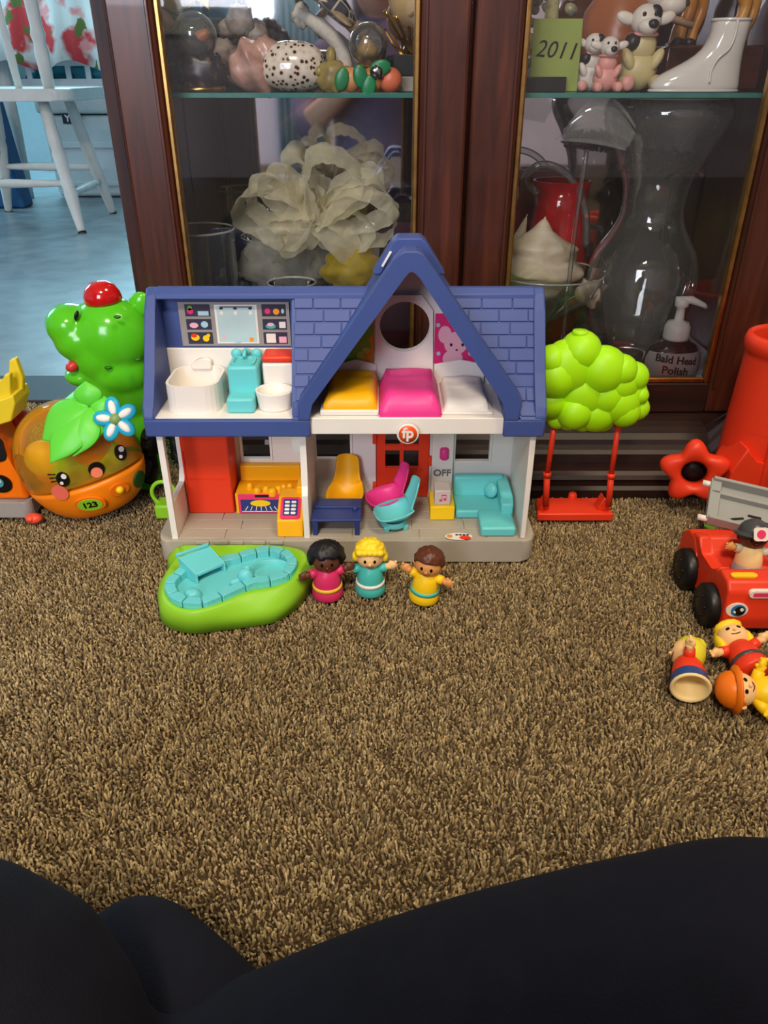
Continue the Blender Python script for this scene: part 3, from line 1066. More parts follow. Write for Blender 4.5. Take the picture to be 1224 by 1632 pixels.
SR(.305, .70, .06, .94, 1, pl_white); SR(.325, .68, .10, .90, 2, pm)
for u in (.37, .50, .64): SD(u, .76, .0022, 3, pl_white, .9); SD(u, .86, .0012, 3, pg2, 1.8)
SR(.36, .66, .885, .905, 3, pg2)
SD(.37, .22, .0028, 3, ppk, .6); SD(.50, .11, .0014, 3, pbl, 2.6); SD(.63, .16, .0024, 3, po, 1.0)
SD(.08, .80, .0034, 3, pp); SD(.08, .87, .0026, 3, pgr); SR(.15, .25, .70, .80, 3, pbl)
SD(.10, .48, .0030, 3, ppk, 1.6); SD(.20, .50, .0036, 3, pbl, 1.1)
SD(.10, .20, .0036, 3, pl_lemon, 1.3); SD(.09, .25, .0022, 4, pl_red, 1.5); SD(.20, .18, .0036, 3, pl_lemon); SD(.225, .25, .0020, 4, pl_lemon)
SD(.80, .80, .0032, 3, pl_rose); SD(.88, .79, .0034, 3, po); SD(.94, .80, .0026, 3, pbl, .6)
SD(.82, .46, .0030, 3, mat('print_teal', (70, 170, 170), .45), 1.9); SD(.82, .50, .0020, 4, ppk, 1.9); SR(.90, .96, .42, .56, 3, pl_white)
SR(.77, .86, .08, .29, 3, pl_white); SR(.89, .96, .08, .22, 3, ppk)
part('shelf_print', b, None, wn, 'printed picture of a bathroom mirror and shelves')

# ---------------- roof
RY0, RZ0, RY1, RZ1 = .7600, .1805, .8270, .2950
def rp(x, t, h=0.0):
    """a point of the main roof slope: x across, t up the slope, h out of it"""
    nrm = Vector((0, -(RZ1 - RZ0), RY1 - RY0)).normalized()
    flare = -.010 * max(0, 1 - t / .22) ** 1.6
    return Vector((x, RY0 + (RY1 - RY0) * t + flare, RZ0 + (RZ1 - RZ0) * t)) + nrm * h
def xl(t):  # foot of the gable roof on the left of the slope
    return -.0900 + (RZ0 + (RZ1 - RZ0) * t - .185) / 1.50
def xrr(t):
    return .1445 - (RZ0 + (RZ1 - RZ0) * t - .185) / 1.50
def roof_piece(poly, h0, h1, nb=1):
    b = MB(); n = len(poly)
    vv = [rp(x, t, h0) for x, t in poly] + [rp(x, t, h1) for x, t in poly]
    ff = [tuple(range(n))[::-1], tuple(range(n, 2 * n))] + [(i, (i + 1) % n, n + (i + 1) % n, n + i) for i in range(n)]
    b.solid(vv, ff, .0007 if nb else 0, 2)
    return b
roof = None
def steps(f, x_other, flip):
    ts = [k / 8 for k in range(9)]
    a = [(f(t) + (.003 if not flip else -.003), t) for t in ts]
    c = [(x_other, t) for t in ts]
    return a, c
for f, xo, flip in ((xl, -.0965, False), (xrr, .1655, True)):
    a, c = steps(f, xo, flip)
    b = MB(); n = len(a)
    vv = [rp(*q, 0) for q in a] + [rp(*q, 0) for q in c] + [rp(*q, -.004) for q in a] + [rp(*q, -.004) for q in c]
    ff = []
    for i in range(n - 1):
        ff += [(i, i + 1, n + i + 1, n + i), (2 * n + i, 3 * n + i, 3 * n + i + 1, 2 * n + i + 1)]
        ff += [(i, 2 * n + i, 2 * n + i + 1, i + 1), (n + i, n + i + 1, 3 * n + i + 1, 3 * n + i)]
    ff += [(0, n, 3 * n, 2 * n), (n - 1, 3 * n - 1, 4 * n - 1, 2 * n - 1)]
    b.poly(vv, ff, smooth=False)
    rf = part('roof', b, pl_blue, house)
    random.seed(9 if flip else 4)
    rows = 9
    for r in range(rows):
        t0, t1 = .02 + r * .105, .02 + (r + 1) * .105
        if t1 > .975: t1 = .97
        w = .0305
        x = -.14 + (w / 2 if r % 2 else 0) + random.uniform(-.003, .003)
        while x < .2:
            x2 = x + w * random.uniform(.92, 1.08)
            q = [(x + .0004, t0 + .004), (x2 - .0004, t0 + .004), (x2 - .0004, t1 - .004), (x + .0004, t1 - .004)]
            if not flip:
                q = clip_poly(q, lambda p_: p_[0] - (-.0955)); q = clip_poly(q, lambda p_: xl(p_[1]) + .001 - p_[0]) if q else q
            else:
                q = clip_poly(q, lambda p_: .1600 - p_[0]); q = clip_poly(q, lambda p_: p_[0] - xrr(p_[1]) + .001) if q else q
            if len(q) > 2:
                wq = max(p_[0] for p_ in q) - min(p_[0] for p_ in q)
                if wq > .004:
                    part('shingle', roof_piece(q, -.001, .0012 + random.uniform(0, .0007)), pl_blue, rf)
            x = x2
# roof ends
endp = [(.7505, .1605), (.7505, .183), (.756, .192), (.765, .203), (.779, .222), (.795, .249), (.813, .279), (.8225, .2930), (.830, .2985), (.838, .2980), (.850, .2930), (.862, .2800), (.862, .1605)]
b = MB(); b.prism(endp, 'x', -.2540, -.2425, .002, 2); part('roof_end', b, pl_blue, house)
b = MB(); b.prism([(y_, z_) for y_, z_ in endp], 'x', .1590, .1710, .002, 2); part('roof_end', b, pl_blue, house)
for xa_, xb_ in ((-.2435, -.0125), (.0640, .1600)):
    b = MB(); b.prism([(.8215, .2880), (.8225, .2935), (.8300, .2990), (.838, .2985), (.850, .2935), (.862, .2800), (.862, .2760), (.846, .2850)], 'x', xa_, xb_, .0012, 2); part('ridge', b, pl_blue, house)
for xa_, xb_ in ((-.2425, -.0965), (.1525, .1590)):
    b = MB(); b.box(xa_, xb_, .8575, .8615, .180, .2800); part('back_roof', b, pl_blue, house)
b = MB(); b.prism([(.8385, .2300), (.8385, .2500), (.8410, .2905), (.8465, .2905), (.8465, .2300)], 'x', -.2425, -.0985); part('bathroom_roof_wall', b, pl_blue, house)
b = MB(); b.prism([(.763, .1805), (.8245, .2905), (.857, .2905), (.857, .1805)], 'x', -.0983, -.0955); part('roof_divider', b, pl_blue, house)
b = MB(); b.box(-.2535, -.0780, .7500, .7565, .1605, .1800, .0018); part('fascia', b, pl_blue, house)
b = MB(); b.box(.1265, .1700, .7500, .7565, .1605, .1800, .0018); part('fascia', b, pl_blue, house)
# gable: rake boards and slopes
chev = [(-.0776, .1795), (-.0762, .1985), (.0195, .3270), (.0230, .3335), (.0270, .3345), (.0310, .3325), (.0345, .3270), (.1250, .1995), (.1262, .1795),
        (.1420, .1795), (.1440, .2030), (.0420, .3430), (.0370, .3495), (.0310, .3520), (.0200, .3520), (.0145, .3495), (.0090, .3430), (-.0895, .2000), (-.0905, .1795)]
b = MB(); b.prism(chev, 'y', .7495, .7720, .0015, 2); part('gable_rake', b, pl_blue, house)
chev2 = [(-.0800, .184), (-.0762, .1985), (.0195, .3290), (.0260, .3360), (.0330, .3290), (.1250, .1995), (.1262, .184), (.1390, .184), (.1390, .2030), (.0390, .3400), (.0320, .3475), (.0200, .3475), (.0120, .3400), (-.0850, .2000), (-.0860, .184)]
b = MB(); b.prism(chev2, 'y', .7725, .8615, .001, 1); part('gable_roof', b, pl_blue, house)
b = MB(); b.prism([(-.012, .318), (.0085, .3500), (.0135, .3540), (.0375, .3540), (.0425, .3500), (.063, .318), (.054, .318), (.0390, .3430), (.0340, .3460), (.0170, .3460), (.0120, .3430), (-.003, .318)], 'y', .803, .832, .0015, 2)
hd = part('carry_handle', b, pl_blue, house)
b = MB(); b.prism([(-.0030, .3270), (.0060, .3420), (.0082, .3410), (-.0008, .3260)], 'y', .7995, .8035, .0006, 1); part('slot_filler', b, pl_white, hd)  # small white block filling the slot of the handle
# round sign
b = MB(); p = P(650, 691, .7495)
b.m(pl_white); b.lathe([(0, -.001), (.0118, -.001), (.0118, .0012), (.0108, .0018), (0, .0018)], 36, front(p))
b.m(pl_sign); b.lathe([(0, .0015), (.0098, .0015), (.0098, .0022), (0, .0022)], 36, front(p))
sg = part('round_sign', b, None, house, 'round orange sign with white rim')
b = MB(); text_into(b, 'fp', .0165, front(p + Vector((0, -.0024, .0012))), .0004, bold=.00045); part('lettering', b, pl_white, sg, 'white letters reading fp')

# ================================================================ LOOSE HOUSE FURNITURE
def scoop_chair(mtx, material, label, s=1.0):
    r = thing('scoop_chair', label, 'toy chair', mtx @ Vector((0, 0, 0)), 'toy scoop chairs')
    # profile: x forward (front of the seat at +x), z up, half width, side lift
    st = [(.024, .0175, .006, .0), (.0215, .0150, .0140, .002), (.015, .0110, .0185, .007), (.006, .0095, .0205, .0105), (-.003, .0098, .0200, .0120),
          (-.010, .0125, .0180, .0110), (-.0155, .0200, .0165, .006), (-.0190, .0310, .0142, .003), (-.0220, .0420, .0132, .001), (-.0240, .0515, .0120, .0), (-.0246, .0545, .0090, 0.0)]
    b = MB(); nu = 12; vv = []
    cs = catmull([Vector((a, c, 0)) for a, c, *_ in st], 3); ws = catmull([Vector((c[2], c[3], 0)) for c in st], 3)
    for c, w in zip(cs, ws):
        for i in range(nu + 1):
            u = -1 + 2 * i / nu
            lift = w.y * abs(u) ** 2.4
            # sides of the back curl forward
            vv.append((c.x + (.004 * abs(u) ** 2 if c.y > .02 else 0), u * w.x, c.y + lift))
    n = len(cs)
    ff = [(j * (nu + 1) + i, j * (nu + 1) + i + 1, (j + 1) * (nu + 1) + i + 1, (j + 1) * (nu + 1) + i) for j in range(n - 1) for i in range(nu)]
    b.poly(vv, ff, mtx, smooth=True)
    o = part('seat_shell', b, material, r)
    so_ = o.modifiers.new('thick', 'SOLIDIFY'); so_.thickness = .0016; so_.offset = -1
    b = MB(); b.lathe([(.0125, .010), (.0145, .0055), (.0135, .004), (.0, .004)], 24, mtx @ Matrix.Translation((.003, 0, 0))); part('seat_base', b, material, r)
    for x, y in ((.0125, .0085), (.0125, -.0085), (-.0075, .0085), (-.0075, -.0085)):
        b = MB(); b.hexa([mtx @ Vector(v) for v in ((x - .0022, y - .0022, 0), (x + .0022, y - .0022, 0), (x + .0022, y + .0022, 0), (x - .0022, y + .0022, 0))],
                         [mtx @ Vector(v) for v in ((x - .003, y - .003, .006), (x + .003, y - .003, .006), (x + .003, y + .003, .006), (x - .003, y + .003, .006))], .0006, 1)
        part('leg', b, material, r)
    return r
p = G(632, 850, FZ); scoop_chair(TRS((p.x, p.y + .016, FZ), rz=PI + .22, s=1.12), pl_teal, 'teal toy scoop chair in front, turned towards the blue table')
p = G(612, 823, FZ); scoop_chair(TRS((p.x + .004, p.y + .014, FZ), rz=PI + .32, s=1.10), pl_pink, 'pink toy scoop chair by the red door')
p = G(552, 800, FZ); scoop_chair(TRS((p.x, .8265, FZ), rz=-PI / 2 - .12, s=1.13), pl_yellow, 'yellow toy scoop chair behind the blue table')
tb_ = thing('toy_table', 'dark blue toy coffee table with split top', 'toy table', (-.056, .784, FZ))
b = MB(); b.box(-.0838, -.0262, .7605, .7870, .0490, .0522, .0010); part('table_top', b, pl_navy, tb_)
b = MB(); b.prism([(-.0838, .7872), (-.0262, .7872), (-.0262, .808), (-.0812, .808)], 'z', .0490, .0545, .0010, 2); b.ball((-.034, .782, .0545), (.0032, .0028, .004), 10, 6); part('table_shelf', b, pl_navy, tb_)
for x, y in ((-.0795, .7645), (-.0310, .7645), (-.0795, .804), (-.0310, .804)):
    b = MB(); b.hexa([(x - .0026, y - .0026, FZ), (x + .0026, y - .0026, FZ), (x + .0026, y + .0026, FZ), (x - .0026, y + .0026, FZ)],
                     [(x - .0034, y - .0034, .0492), (x + .0034, y - .0034, .0492), (x + .0034, y + .0034, .0492), (x - .0034, y + .0034, .0492)], .0006, 1)
    part('leg', b, pl_navy, tb_)

# ================================================================ POOL
pool = thing('toy_pool', 'kidney shaped teal toy pool in a lime green surround', 'toy pool', (-.19, .69, 0))
ZP = .030
tp = [(263, 934), (266, 948), (276, 959), (298, 966), (323, 966), (345, 959), (376, 946), (401, 935), (431, 930), (456, 923), (471, 909), (473, 896), (462, 882), (439, 875), (414, 876), (389, 882), (360, 890), (330, 893), (300, 901), (276, 918)]
to = catmull([G(x, y, ZP) for x, y in tp], 3, True)
cen = sum(to, Vector()) / len(to)
def inset(pts, d):
    out = []
    n = len(pts)
    for i, p in enumerate(pts):
        t = (pts[(i + 1) % n] - pts[i - 1]); t.z = 0; t.normalize()
        out.append(p + Vector((t.y, -t.x, 0)) * -d * SGN)
    return out
_area = sum(to[i - 1].x * to[i].y - to[i].x * to[i - 1].y for i in range(len(to)))
SGN = 1 if _area > 0 else -1
inn = inset(to, .0105)
# green surround: bottom outline -> top outline
gb = [(253, 968), (257, 990), (275, 1003), (310, 1010), (352, 1005), (400, 999), (440, 991), (472, 971), (493, 946)]
gbot = [G(x, y, 0) for x, y in gb]
gbot += [Vector((gbot[-1].x + .006, .715, 0)), Vector((gbot[-1].x + .0, .742, 0)), Vector((-.12, .7488, 0)), Vector((-.19, .7488, 0)), Vector((-.25, .7488, 0)), Vector((gbot[0].x - .002, .72, 0)), Vector((gbot[0].x - .006, .685, 0))]
gt = [(258, 945), (264, 962), (282, 974), (312, 977), (350, 968), (396, 948), (436, 941), (468, 928), (484, 905)]
gtop = [G(x, y, ZP - .003) for x, y in gt]
gtop += [Vector((gtop[-1].x + .002, .722, ZP - .003)), Vector((gtop[-1].x - .010, .738, ZP - .003)), Vector((-.13, .7465, ZP - .003)), Vector((-.19, .7465, ZP - .003)), Vector((-.235, .744, ZP - .003)), Vector((gtop[0].x - .001, .722, ZP - .003)), Vector((gtop[0].x - .004, .695, ZP - .003))]
A = catmull(gbot, 4, True); C = catmull(gtop, 4, True)
for q in A + C:
    q.y = min(q.y, .7495)
b = MB(); n = len(A)
midr = [(a * .5 + c * .5) + Vector(((a - c).x * .22, (a - c).y * .22, .002)) for a, c in zip(A, C)]
for q in midr: q.y = min(q.y, .7495)
ci = inset(C, .004)
ci = [Vector((q.x, q.y, ZP - .001)) for q in ci]
cj = [Vector((q.x, q.y, ZP - .010)) for q in inset(C, .012)]
vv = A + midr + C + ci + cj
ff = []
for r in range(4):
    for i in range(n):
        j = (i + 1) % n
        ff.append((r * n + i, r * n + j, (r + 1) * n + j, (r + 1) * n + i))
ff.append(tuple(range(4 * n, 5 * n)))
ff.append(tuple(range(n))[::-1])
b.poly(vv, ff, smooth=True)
part('surround', b, pl_green, pool, 'lime green grass surround')
b = MB()
b.prism([(q.x, q.y) for q in inset(to, .003)], 'z', ZP - .0095, ZP - .0045)
part('pool_basin', b, pl_teal, pool)
# paving round the rim, each stone its own piece
n = len(to); k = 0; cuts = [0, 4, 8, 12, 16, 20, 24, 28, 31, 34, 37, 40, 43, 46, 49, 53, 57, n]
for c0, c1 in zip(cuts[:-1], cuts[1:]):
    idx = [i % n for i in range(c0, c1 + 1)]
    o_ = [to[i].copy() for i in idx]; i_ = [inn[i].copy() for i in idx]
    g = .0006
    d0_ = (o_[1] - o_[0]).normalized() * g; d1_ = (o_[-2] - o_[-1]).normalized() * g
    o_[0] += d0_; i_[0] += d0_; o_[-1] += d1_; i_[-1] += d1_
    b = MB(); b.prism([(q.x, q.y) for q in o_ + i_[::-1]], 'z', ZP - .0095, ZP + .0042, .0008, 1)
    part('paving_stone', b, pl_teal, pool)
# hot tub ring, slide board, dolphin bumps
p = G(432, 908, ZP)
b = MB(); b.lathe([(.0185, -.0045), (.0225, -.0045), (.0230, .0010), (.0215, .0022), (.0200, .0010), (.0185, -.0045)], 34, Matrix.Translation((p.x, p.y, ZP)), sy=.85); part('hot_tub_rim', b, pl_teal, pool)
b = MB(); q0, q1, q2, q3 = G(285, 888, ZP + .016), G(332, 870, ZP + .016), G(357, 897, ZP + .007), G(313, 916, ZP + .007)
b.hexa([q3 - Vector((0, 0, .004)), q2 - Vector((0, 0, .004)), q1 - Vector((0, 0, .004)), q0 - Vector((0, 0, .004))], [q3, q2, q1, q0], .0012)
for a, c in ((q0, q3), (q1, q2)):
    b.hexa([c + Vector((-.001, 0, -.011)), c + Vector((.001, 0, -.011)), a + Vector((.001, 0, -.020)), a + Vector((-.001, 0, -.020))], [c + Vector((-.001, 0, 0)), c + Vector((.001, 0, 0)), a + Vector((.001, 0, 0)), a + Vector((-.001, 0, 0))])
b.hexa([q0 + Vector((-.003, -.002, 0)), q1 + Vector((.001, -.002, 0)), q1 + Vector((.001, .002, 0)), q0 + Vector((-.003, .002, 0))], [q0 + Vector((-.003, -.002, .004)), q1 + Vector((.001, -.002, .004)), q1 + Vector((.001, .002, .004)), q0 + Vector((-.003, .002, .004))], .001)
part('diving_board', b, pl_teal, pool)
p = G(307, 945, ZP); b = MB(); b.lathe([(.0, .009), (.005, .0082), (.0085, .005), (.0098, 0)], 18, Matrix.Translation((p.x, p.y, ZP - .0045)), sy=.9); part('ball_bump', b, pl_teal, pool)
p = G(392, 922, ZP); b = MB(); b.ball((p.x, p.y, ZP + .002), (.009, .007, .010), 16, 10); b.ball((p.x - .010, p.y - .004, ZP - .001), (.007, .0045, .004), 14, 8, Euler((0, 0, .5))); b.ball((p.x + .002, p.y + .002, ZP + .011), (.004, .002, .004), 10, 6); part('dolphin', b, pl_teal, pool)

# ================================================================ TREE SWING at the house end
tree = thing('toy_tree_swing', 'lime green bubble tree top with red swing at the house end', 'toy tree', (.235, .85, .002))
TY = .846
bub = [(905, 585, 46), (925, 560, 34), (960, 590, 40), (985, 610, 34), (1005, 625, 26), (1010, 600, 24), (985, 640, 36), (950, 655, 34), (915, 655, 30), (885, 600, 36), (880, 575, 26),
       (1015, 650, 20), (995, 655, 26), (905, 668, 18), (930, 668, 20), (960, 668, 20), (888, 668, 16), (965, 628, 36), (990, 590, 26), (880, 640, 26), (930, 625, 44), (1020, 630, 14)]
b = MB()
for px, py, r in bub:
    y = TY + .006 - .010 * ((px * 7 + py * 3) % 11) / 11.0
    p = P(px, py, y); rr = r * dep(p) / FPX
    b.ball(p, (rr, min(rr, .024), rr), 18, 12)
p = P(924, 537, TY); b.lathe([(.0095, -.020), (.0085, .002), (.0095, .005), (.0085, .0075), (0, .0075)], 10, Matrix.Translation(p))
part('tree_top', b, pl_leaf, tree)
b = MB(); b.box(.171, .21, .850, .860, .135, .15, .002); part('bracket', b, pl_leaf, tree)
sy = .855
def rope(pts, y0, y1):
    b = MB(); q = [P(px, py, y0 + (y1 - y0) * i / (len(pts) - 1)) for i, (px, py) in enumerate(pts)]
    b.tube([q[0], q[1]], .0034, 8); b.tube([q[1] + Vector((0, 0, .002)), q[1] - Vector((0, 0, .004))], .0052, 10); b.tube([q[1], q[2]], .0040, 8)
    part('swing_arm', b, pl_red, tree)
rope([(884, 676), (872, 755), (870, 806)], .850, .848)
rope([(986, 676), (974, 757), (970, 806)], .850, .848)
x0, x1 = xpx(857, 812, .845), xpx(979, 812, .845)
b = MB(); b.prism([(x0, .843), (x1, .843), (x1 - .004, .886), (x0 + .006, .886)], 'z', .0015, .0125, .002, 2)
b.prism([(x0 + .002, .0125), (x0 + .016, .0125), (x0 + .016, .020), (x0 + .012, .030)], 'y', .852, .870, .001, 1)
b.prism([(x1 - .002, .0125), (x1 - .020, .0125), (x1 - .012, .030)], 'y', .852, .870, .001, 1)
p = G(912, 794, .0125); b.lathe([(.0055, -.002), (.0055, .006), (.004, .008), (0, .008)], 14, Matrix.Translation((p.x, p.y, .0125)))
part('swing_seat', b, pl_red, tree)

# ================================================================ TOY PEOPLE
pl_mouth = plastic('print_mouth', (120, 50, 30)); pl_eye = plastic('print_eye', (18, 14, 12), .25); pl_gold = plastic('print_gold', (236, 190, 60))
pl_blond = plastic('plastic_blond', (250, 214, 40)); pl_brownhair = plastic('plastic_brown_hair', (92, 48, 28)); pl_blackhair = plastic('plastic_black_hair', (20, 19, 22), .45)
pl_mag = plastic('plastic_magenta', (216, 48, 104)); pl_turq = plastic('plastic_turquoise', (70, 186, 178)); pl_blueskirt = plastic('plastic_blue_skirt', (40, 74, 138)); pl_cream = plastic('plastic_cream', (250, 222, 160), .5)
pl_dgrey = plastic('plastic_dark_grey', (70, 72, 76), .3); pl_lgrey = plastic('plastic_light_grey', (158, 160, 158), .35)
def figure(mtx, label, skin, top, bottom, hair, style='short', belt=None, arms=((.55, .2), (.55, .2)), sleeve=None, hollow=False, hand=None, eyes=True, grp='toy people'):
    """small moulded toy person: z up, face towards -y, about 66 mm tall; arms = (raise, forward) left and right"""
    r = thing('toy_figure', label, 'toy person', mtx @ Vector((0, 0, 0)), grp)
    b = MB(); b.m(bottom)
    if hollow:
        b.lathe([(.0178, .0020), (.0170, .0075), (.0158, .0135), (.0150, .0145)], 24, mtx)
        b.m(pl_cream); b.lathe([(0, .018), (.0108, .0165), (.0136, .002), (.0164, -.0005), (.0180, .0012), (.0176, .0022)], 24, mtx)
    else:
        b.lathe([(0, 0), (.0158, 0), (.0172, .0022), (.0170, .0075), (.0158, .0130), (.0150, .0140)], 24, mtx)
    b.m(top); b.lathe([(.0150, .0138), (.0152, .0155), (.0146, .0220), (.0132, .0290), (.0105, .0345), (.0070, .0370), (0, .0375)], 24, mtx)
    body = part('body', b, None, r)
    if belt:
        b = MB(); b.lathe([(.0150, .0118), (.0166, .0120), (.0162, .0158), (.0148, .0160)], 28, mtx); part('belt', b, belt, body)
    b = MB(); b.m(skin); HZ = .0458
    for m_, c_, rd in ((skin, (0, 0, HZ), (.0150, .0140, .0132)), (skin, (0, -.0142, HZ - .002), (.0018, .0018, .0016)), (skin, (-.0150, .001, HZ - .001), (.0028, .0022, .0034)), (skin, (.0150, .001, HZ - .001), (.0028, .0022, .0034))):
        mm = mtx @ Matrix.Translation(c_) @ Matrix.Diagonal((rd[0], rd[1], rd[2], 1))
        b.lathe([(math.sin(PI * i / 12) if 0 < i < 12 else 0.0, -math.cos(PI * i / 12)) for i in range(13)], 20, mm)
    hd_ = part('head', b, None, r)
    b = MB(); b.m(pl_eye)
    for sx in (-1, 1):
        q = Vector((sx * .0052, -.0128, HZ + .0012)); nn = Vector((sx * .36, -1, .05))
        b.disc(mtx @ q, .0021 * mtx.to_scale()[0], mtx.to_3x3() @ nn, 12, .0004, .75)
    b.m(pl_mouth)
    b.tube([mtx @ Vector((x * .0044, -.0132 + .0012 * x * x, HZ - .0062 + .0016 * x * x)) for x in (-1, -.5, 0, .5, 1)], .00055, 6)
    part('face', b, None, hd_)
    # hair
    b = MB(); b.m(hair)
    def hb(c, rd): b.lathe([(math.sin(PI * i / 8) if 0 < i < 8 else 0.0, -math.cos(PI * i / 8)) for i in range(9)], 12, mtx @ Matrix.Translation(c) @ Matrix.Diagonal((rd[0], rd[1], rd[2], 1)))
    rs = random.Random(len(label))
    if style in ('bob', 'short', 'curly'):
        RX, RY, RZ, dn = {'bob': (.0205, .0178, .0178, -.62), 'short': (.0172, .0160, .0160, -.15), 'curly': (.0176, .0164, .0168, -.30)}[style]
        nr, ns = 26, 40; vv = []
        for i in range(nr + 1):
            a = PI * i / nr
            for k in range(ns):
                t = 2 * PI * k / ns; d = Vector((math.sin(a) * math.cos(t), math.sin(a) * math.sin(t), math.cos(a)))
                if style == 'bob': q = 1 + .025 * math.sin(t * 15 + 3 * math.sin(a * 3)) + .05 * noise.noise(d * 4)
                elif style == 'short': q = 1 + .07 * noise.noise(d * 4.5 + Vector((3, 1, 2))) + .02 * math.sin(t * 9 + a * 8)
                else: q = 1 + .14 * noise.noise(d * 4.2 + Vector((1, 5, 2))) + .03 * math.sin(a * 14)
                # open the face, end the hair at the nape
                if d.y < -.20:
                    lim = .22 + .08 * math.sin(k * 1.3) * (style != 'short')
                    side = abs(d.x) / math.sqrt(d.x * d.x + d.y * d.y + 1e-9)
                    lim -= max(0, side - .72) * (3.2 if style == 'bob' else 2.2)
                    if d.z < lim: q *= .66
                if d.z < dn: q *= .60
                vv.append((d.x * RX * q, .0028 + d.y * RY * q, HZ + .0036 + d.z * RZ * q))
        ff = [(i * ns + k, i * ns + (k + 1) % ns, (i + 1) * ns + (k + 1) % ns, (i + 1) * ns + k) for i in range(nr) for k in range(ns)]
        b.poly(vv, ff, mtx, smooth=True)
        if style == 'curly':
            for k in range(5): hb((-.011 + k * .0055, -.0105, HZ + .0112), (.0046, .0040, .0038))
            for sx in (-1, 1): hb((sx * .0160, .001, HZ + .000), (.0042, .0060, .0062))
    elif style == 'long':
        hb((0, .0045, HZ + .002), (.0168, .0140, .0165)); hb((0, -.003, HZ + .0105), (.0140, .0105, .0062))
        for sx in (-1, 1): hb((sx * .0135, .002, HZ - .005), (.0050, .0085, .0120))
        hb((0, .0100, HZ - .006), (.0135, .0070, .0130))
    elif style == 'scarf':
        hb((0, .0036, HZ + .002), (.0172, .0150, .0172)); hb((.004, .011, HZ + .010), (.008, .008, .008))
    elif style == 'helmet':
        hb((0, .0030, HZ + .0050), (.0178, .0168, .0160))
        b.lathe([(.0175, .0030), (.0215, .0018), (.0218, .0034), (.0170, .0060)], 24, mtx @ Matrix.Translation((0, .001, HZ + .001)) @ Matrix.Rotation(-.18, 4, 'X'))
    part('helmet' if style == 'helmet' else 'hair', b, None, hd_)
    for sx, (rise, fwd) in zip((-1, 1), arms):
        sh = Vector((sx * .0110, -.001, .0310)); dirn = Vector((sx * math.cos(rise), -fwd, math.sin(rise))).normalized()
        el_ = sh + dirn * .0080; ha = sh + dirn * .0132; sc_ = mtx.to_scale()[0]
        b = MB(); b.m(sleeve or top); b.tube([mtx @ q for q in (sh - dirn * .004, sh + dirn * .003, el_)], [v * sc_ for v in (.0050, .0052, .0050)], 12)
        arm_ = part('arm', b, None, r)
        b = MB(); b.m(hand or skin)
        b.tube([mtx @ q for q in (el_ - dirn * .002, el_ + dirn * .002, ha)], [.0038 * sc_, .0038 * sc_, .0046 * sc_], 10)
        rq = (mtx.to_3x3() @ dirn).to_track_quat('X', 'Z')
        b.lathe([(math.sin(PI * i / 10) if 0 < i < 10 else 0.0, -math.cos(PI * i / 10)) for i in range(11)], 14, Matrix.Translation(mtx @ (ha + dirn * .0012)) @ rq.to_matrix().to_4x4() @ Matrix.Diagonal((.0056 * sc_, .0036 * sc_, .0052 * sc_, 1)))
        b.ball(mtx @ (ha + Vector((0, 0, .0042)) - dirn * .0005), .0021 * sc_, 8, 6)
        for f_ in (-.0026, 0, .0026): b.ball(mtx @ (ha + dirn * .0058 + Vector((0, 0, f_))), .0018 * sc_, 8, 6)
        part('hand', b, None, arm_)
    return r
def stand(px, py, rz=0.0, s=1.0, tilt=0.0):
    p = G(px, py, 0); return TRS((p.x, p.y + .0165 * s, 0), rz=rz, rx=0, ry=tilt, s=s)
figure(stand(521, 962, .12, 1.0), 'toy figure in pink dress with black hair beside the pool', pl_skin_d, pl_mag, pl_mag, pl_blackhair, 'bob', pl_gold, ((-.05, .35), (.45, .15)))
figure(stand(590, 955, .0, .98), 'toy figure in teal shirt with curly yellow hair, middle of the three', pl_skin_l, pl_turq, pl_turq, pl_blond, 'curly', pl_white, ((.12, .2), (.42, .15)), hand=pl_skin_l)
figure(stand(676, 967, -.25, .98, .10), 'toy figure in yellow dress with brown hair, right of the three', pl_skin_m, pl_lemon, pl_lemon, pl_brownhair, 'short', pl_turq, ((.50, .2), (.0, .3)))
# lying ones at the right edge
def lie(loc, head_dir, face_up, s=1.0):
    """base point, direction the head points to, direction the face looks at"""
    z = Vector(head_dir).normalized(); f = Vector(face_up); f = (f - z * f.dot(z)).normalized(); y = -f; x = y.cross(z)
    return Matrix.Translation(loc) @ Matrix((x, y, z)).transposed().to_4x4() @ Matrix.Scale(s, 4)
p = G(1101, 1098, .019); figure(lie(p, (.22, .97, .05), (-.95, .2, .05), 1.0), 'yellow haired toy figure lying with its hollow base towards the camera', pl_skin_l, pl_red, pl_blueskirt, plastic('plastic_scarf_yellow', (222, 214, 50)), 'scarf', None, ((-1.1, .1), (.15, .15)), hollow=True)
p = G(1204, 1074, .017); figure(lie(p, (-.10, .97, .12), (-.15, -.45, .9), 1.0), 'blonde toy figure in red top lying on its back by the red car', pl_skin_l, pl_red, pl_red, pl_blond, 'long', pl_dgrey, ((-.2, .3), (.2, .4)))
p = G(1262, 1108, .020); figure(lie(p, (-.99, .05, .10), (.35, -.55, .8), 1.0), 'toy figure with orange helmet lying on its side on the carpet', pl_skin_l, pl_lemon, pl_lemon, pl_orange, 'helmet', None, ((-.6, .2), (-.3, .6)), hand=pl_lemon)

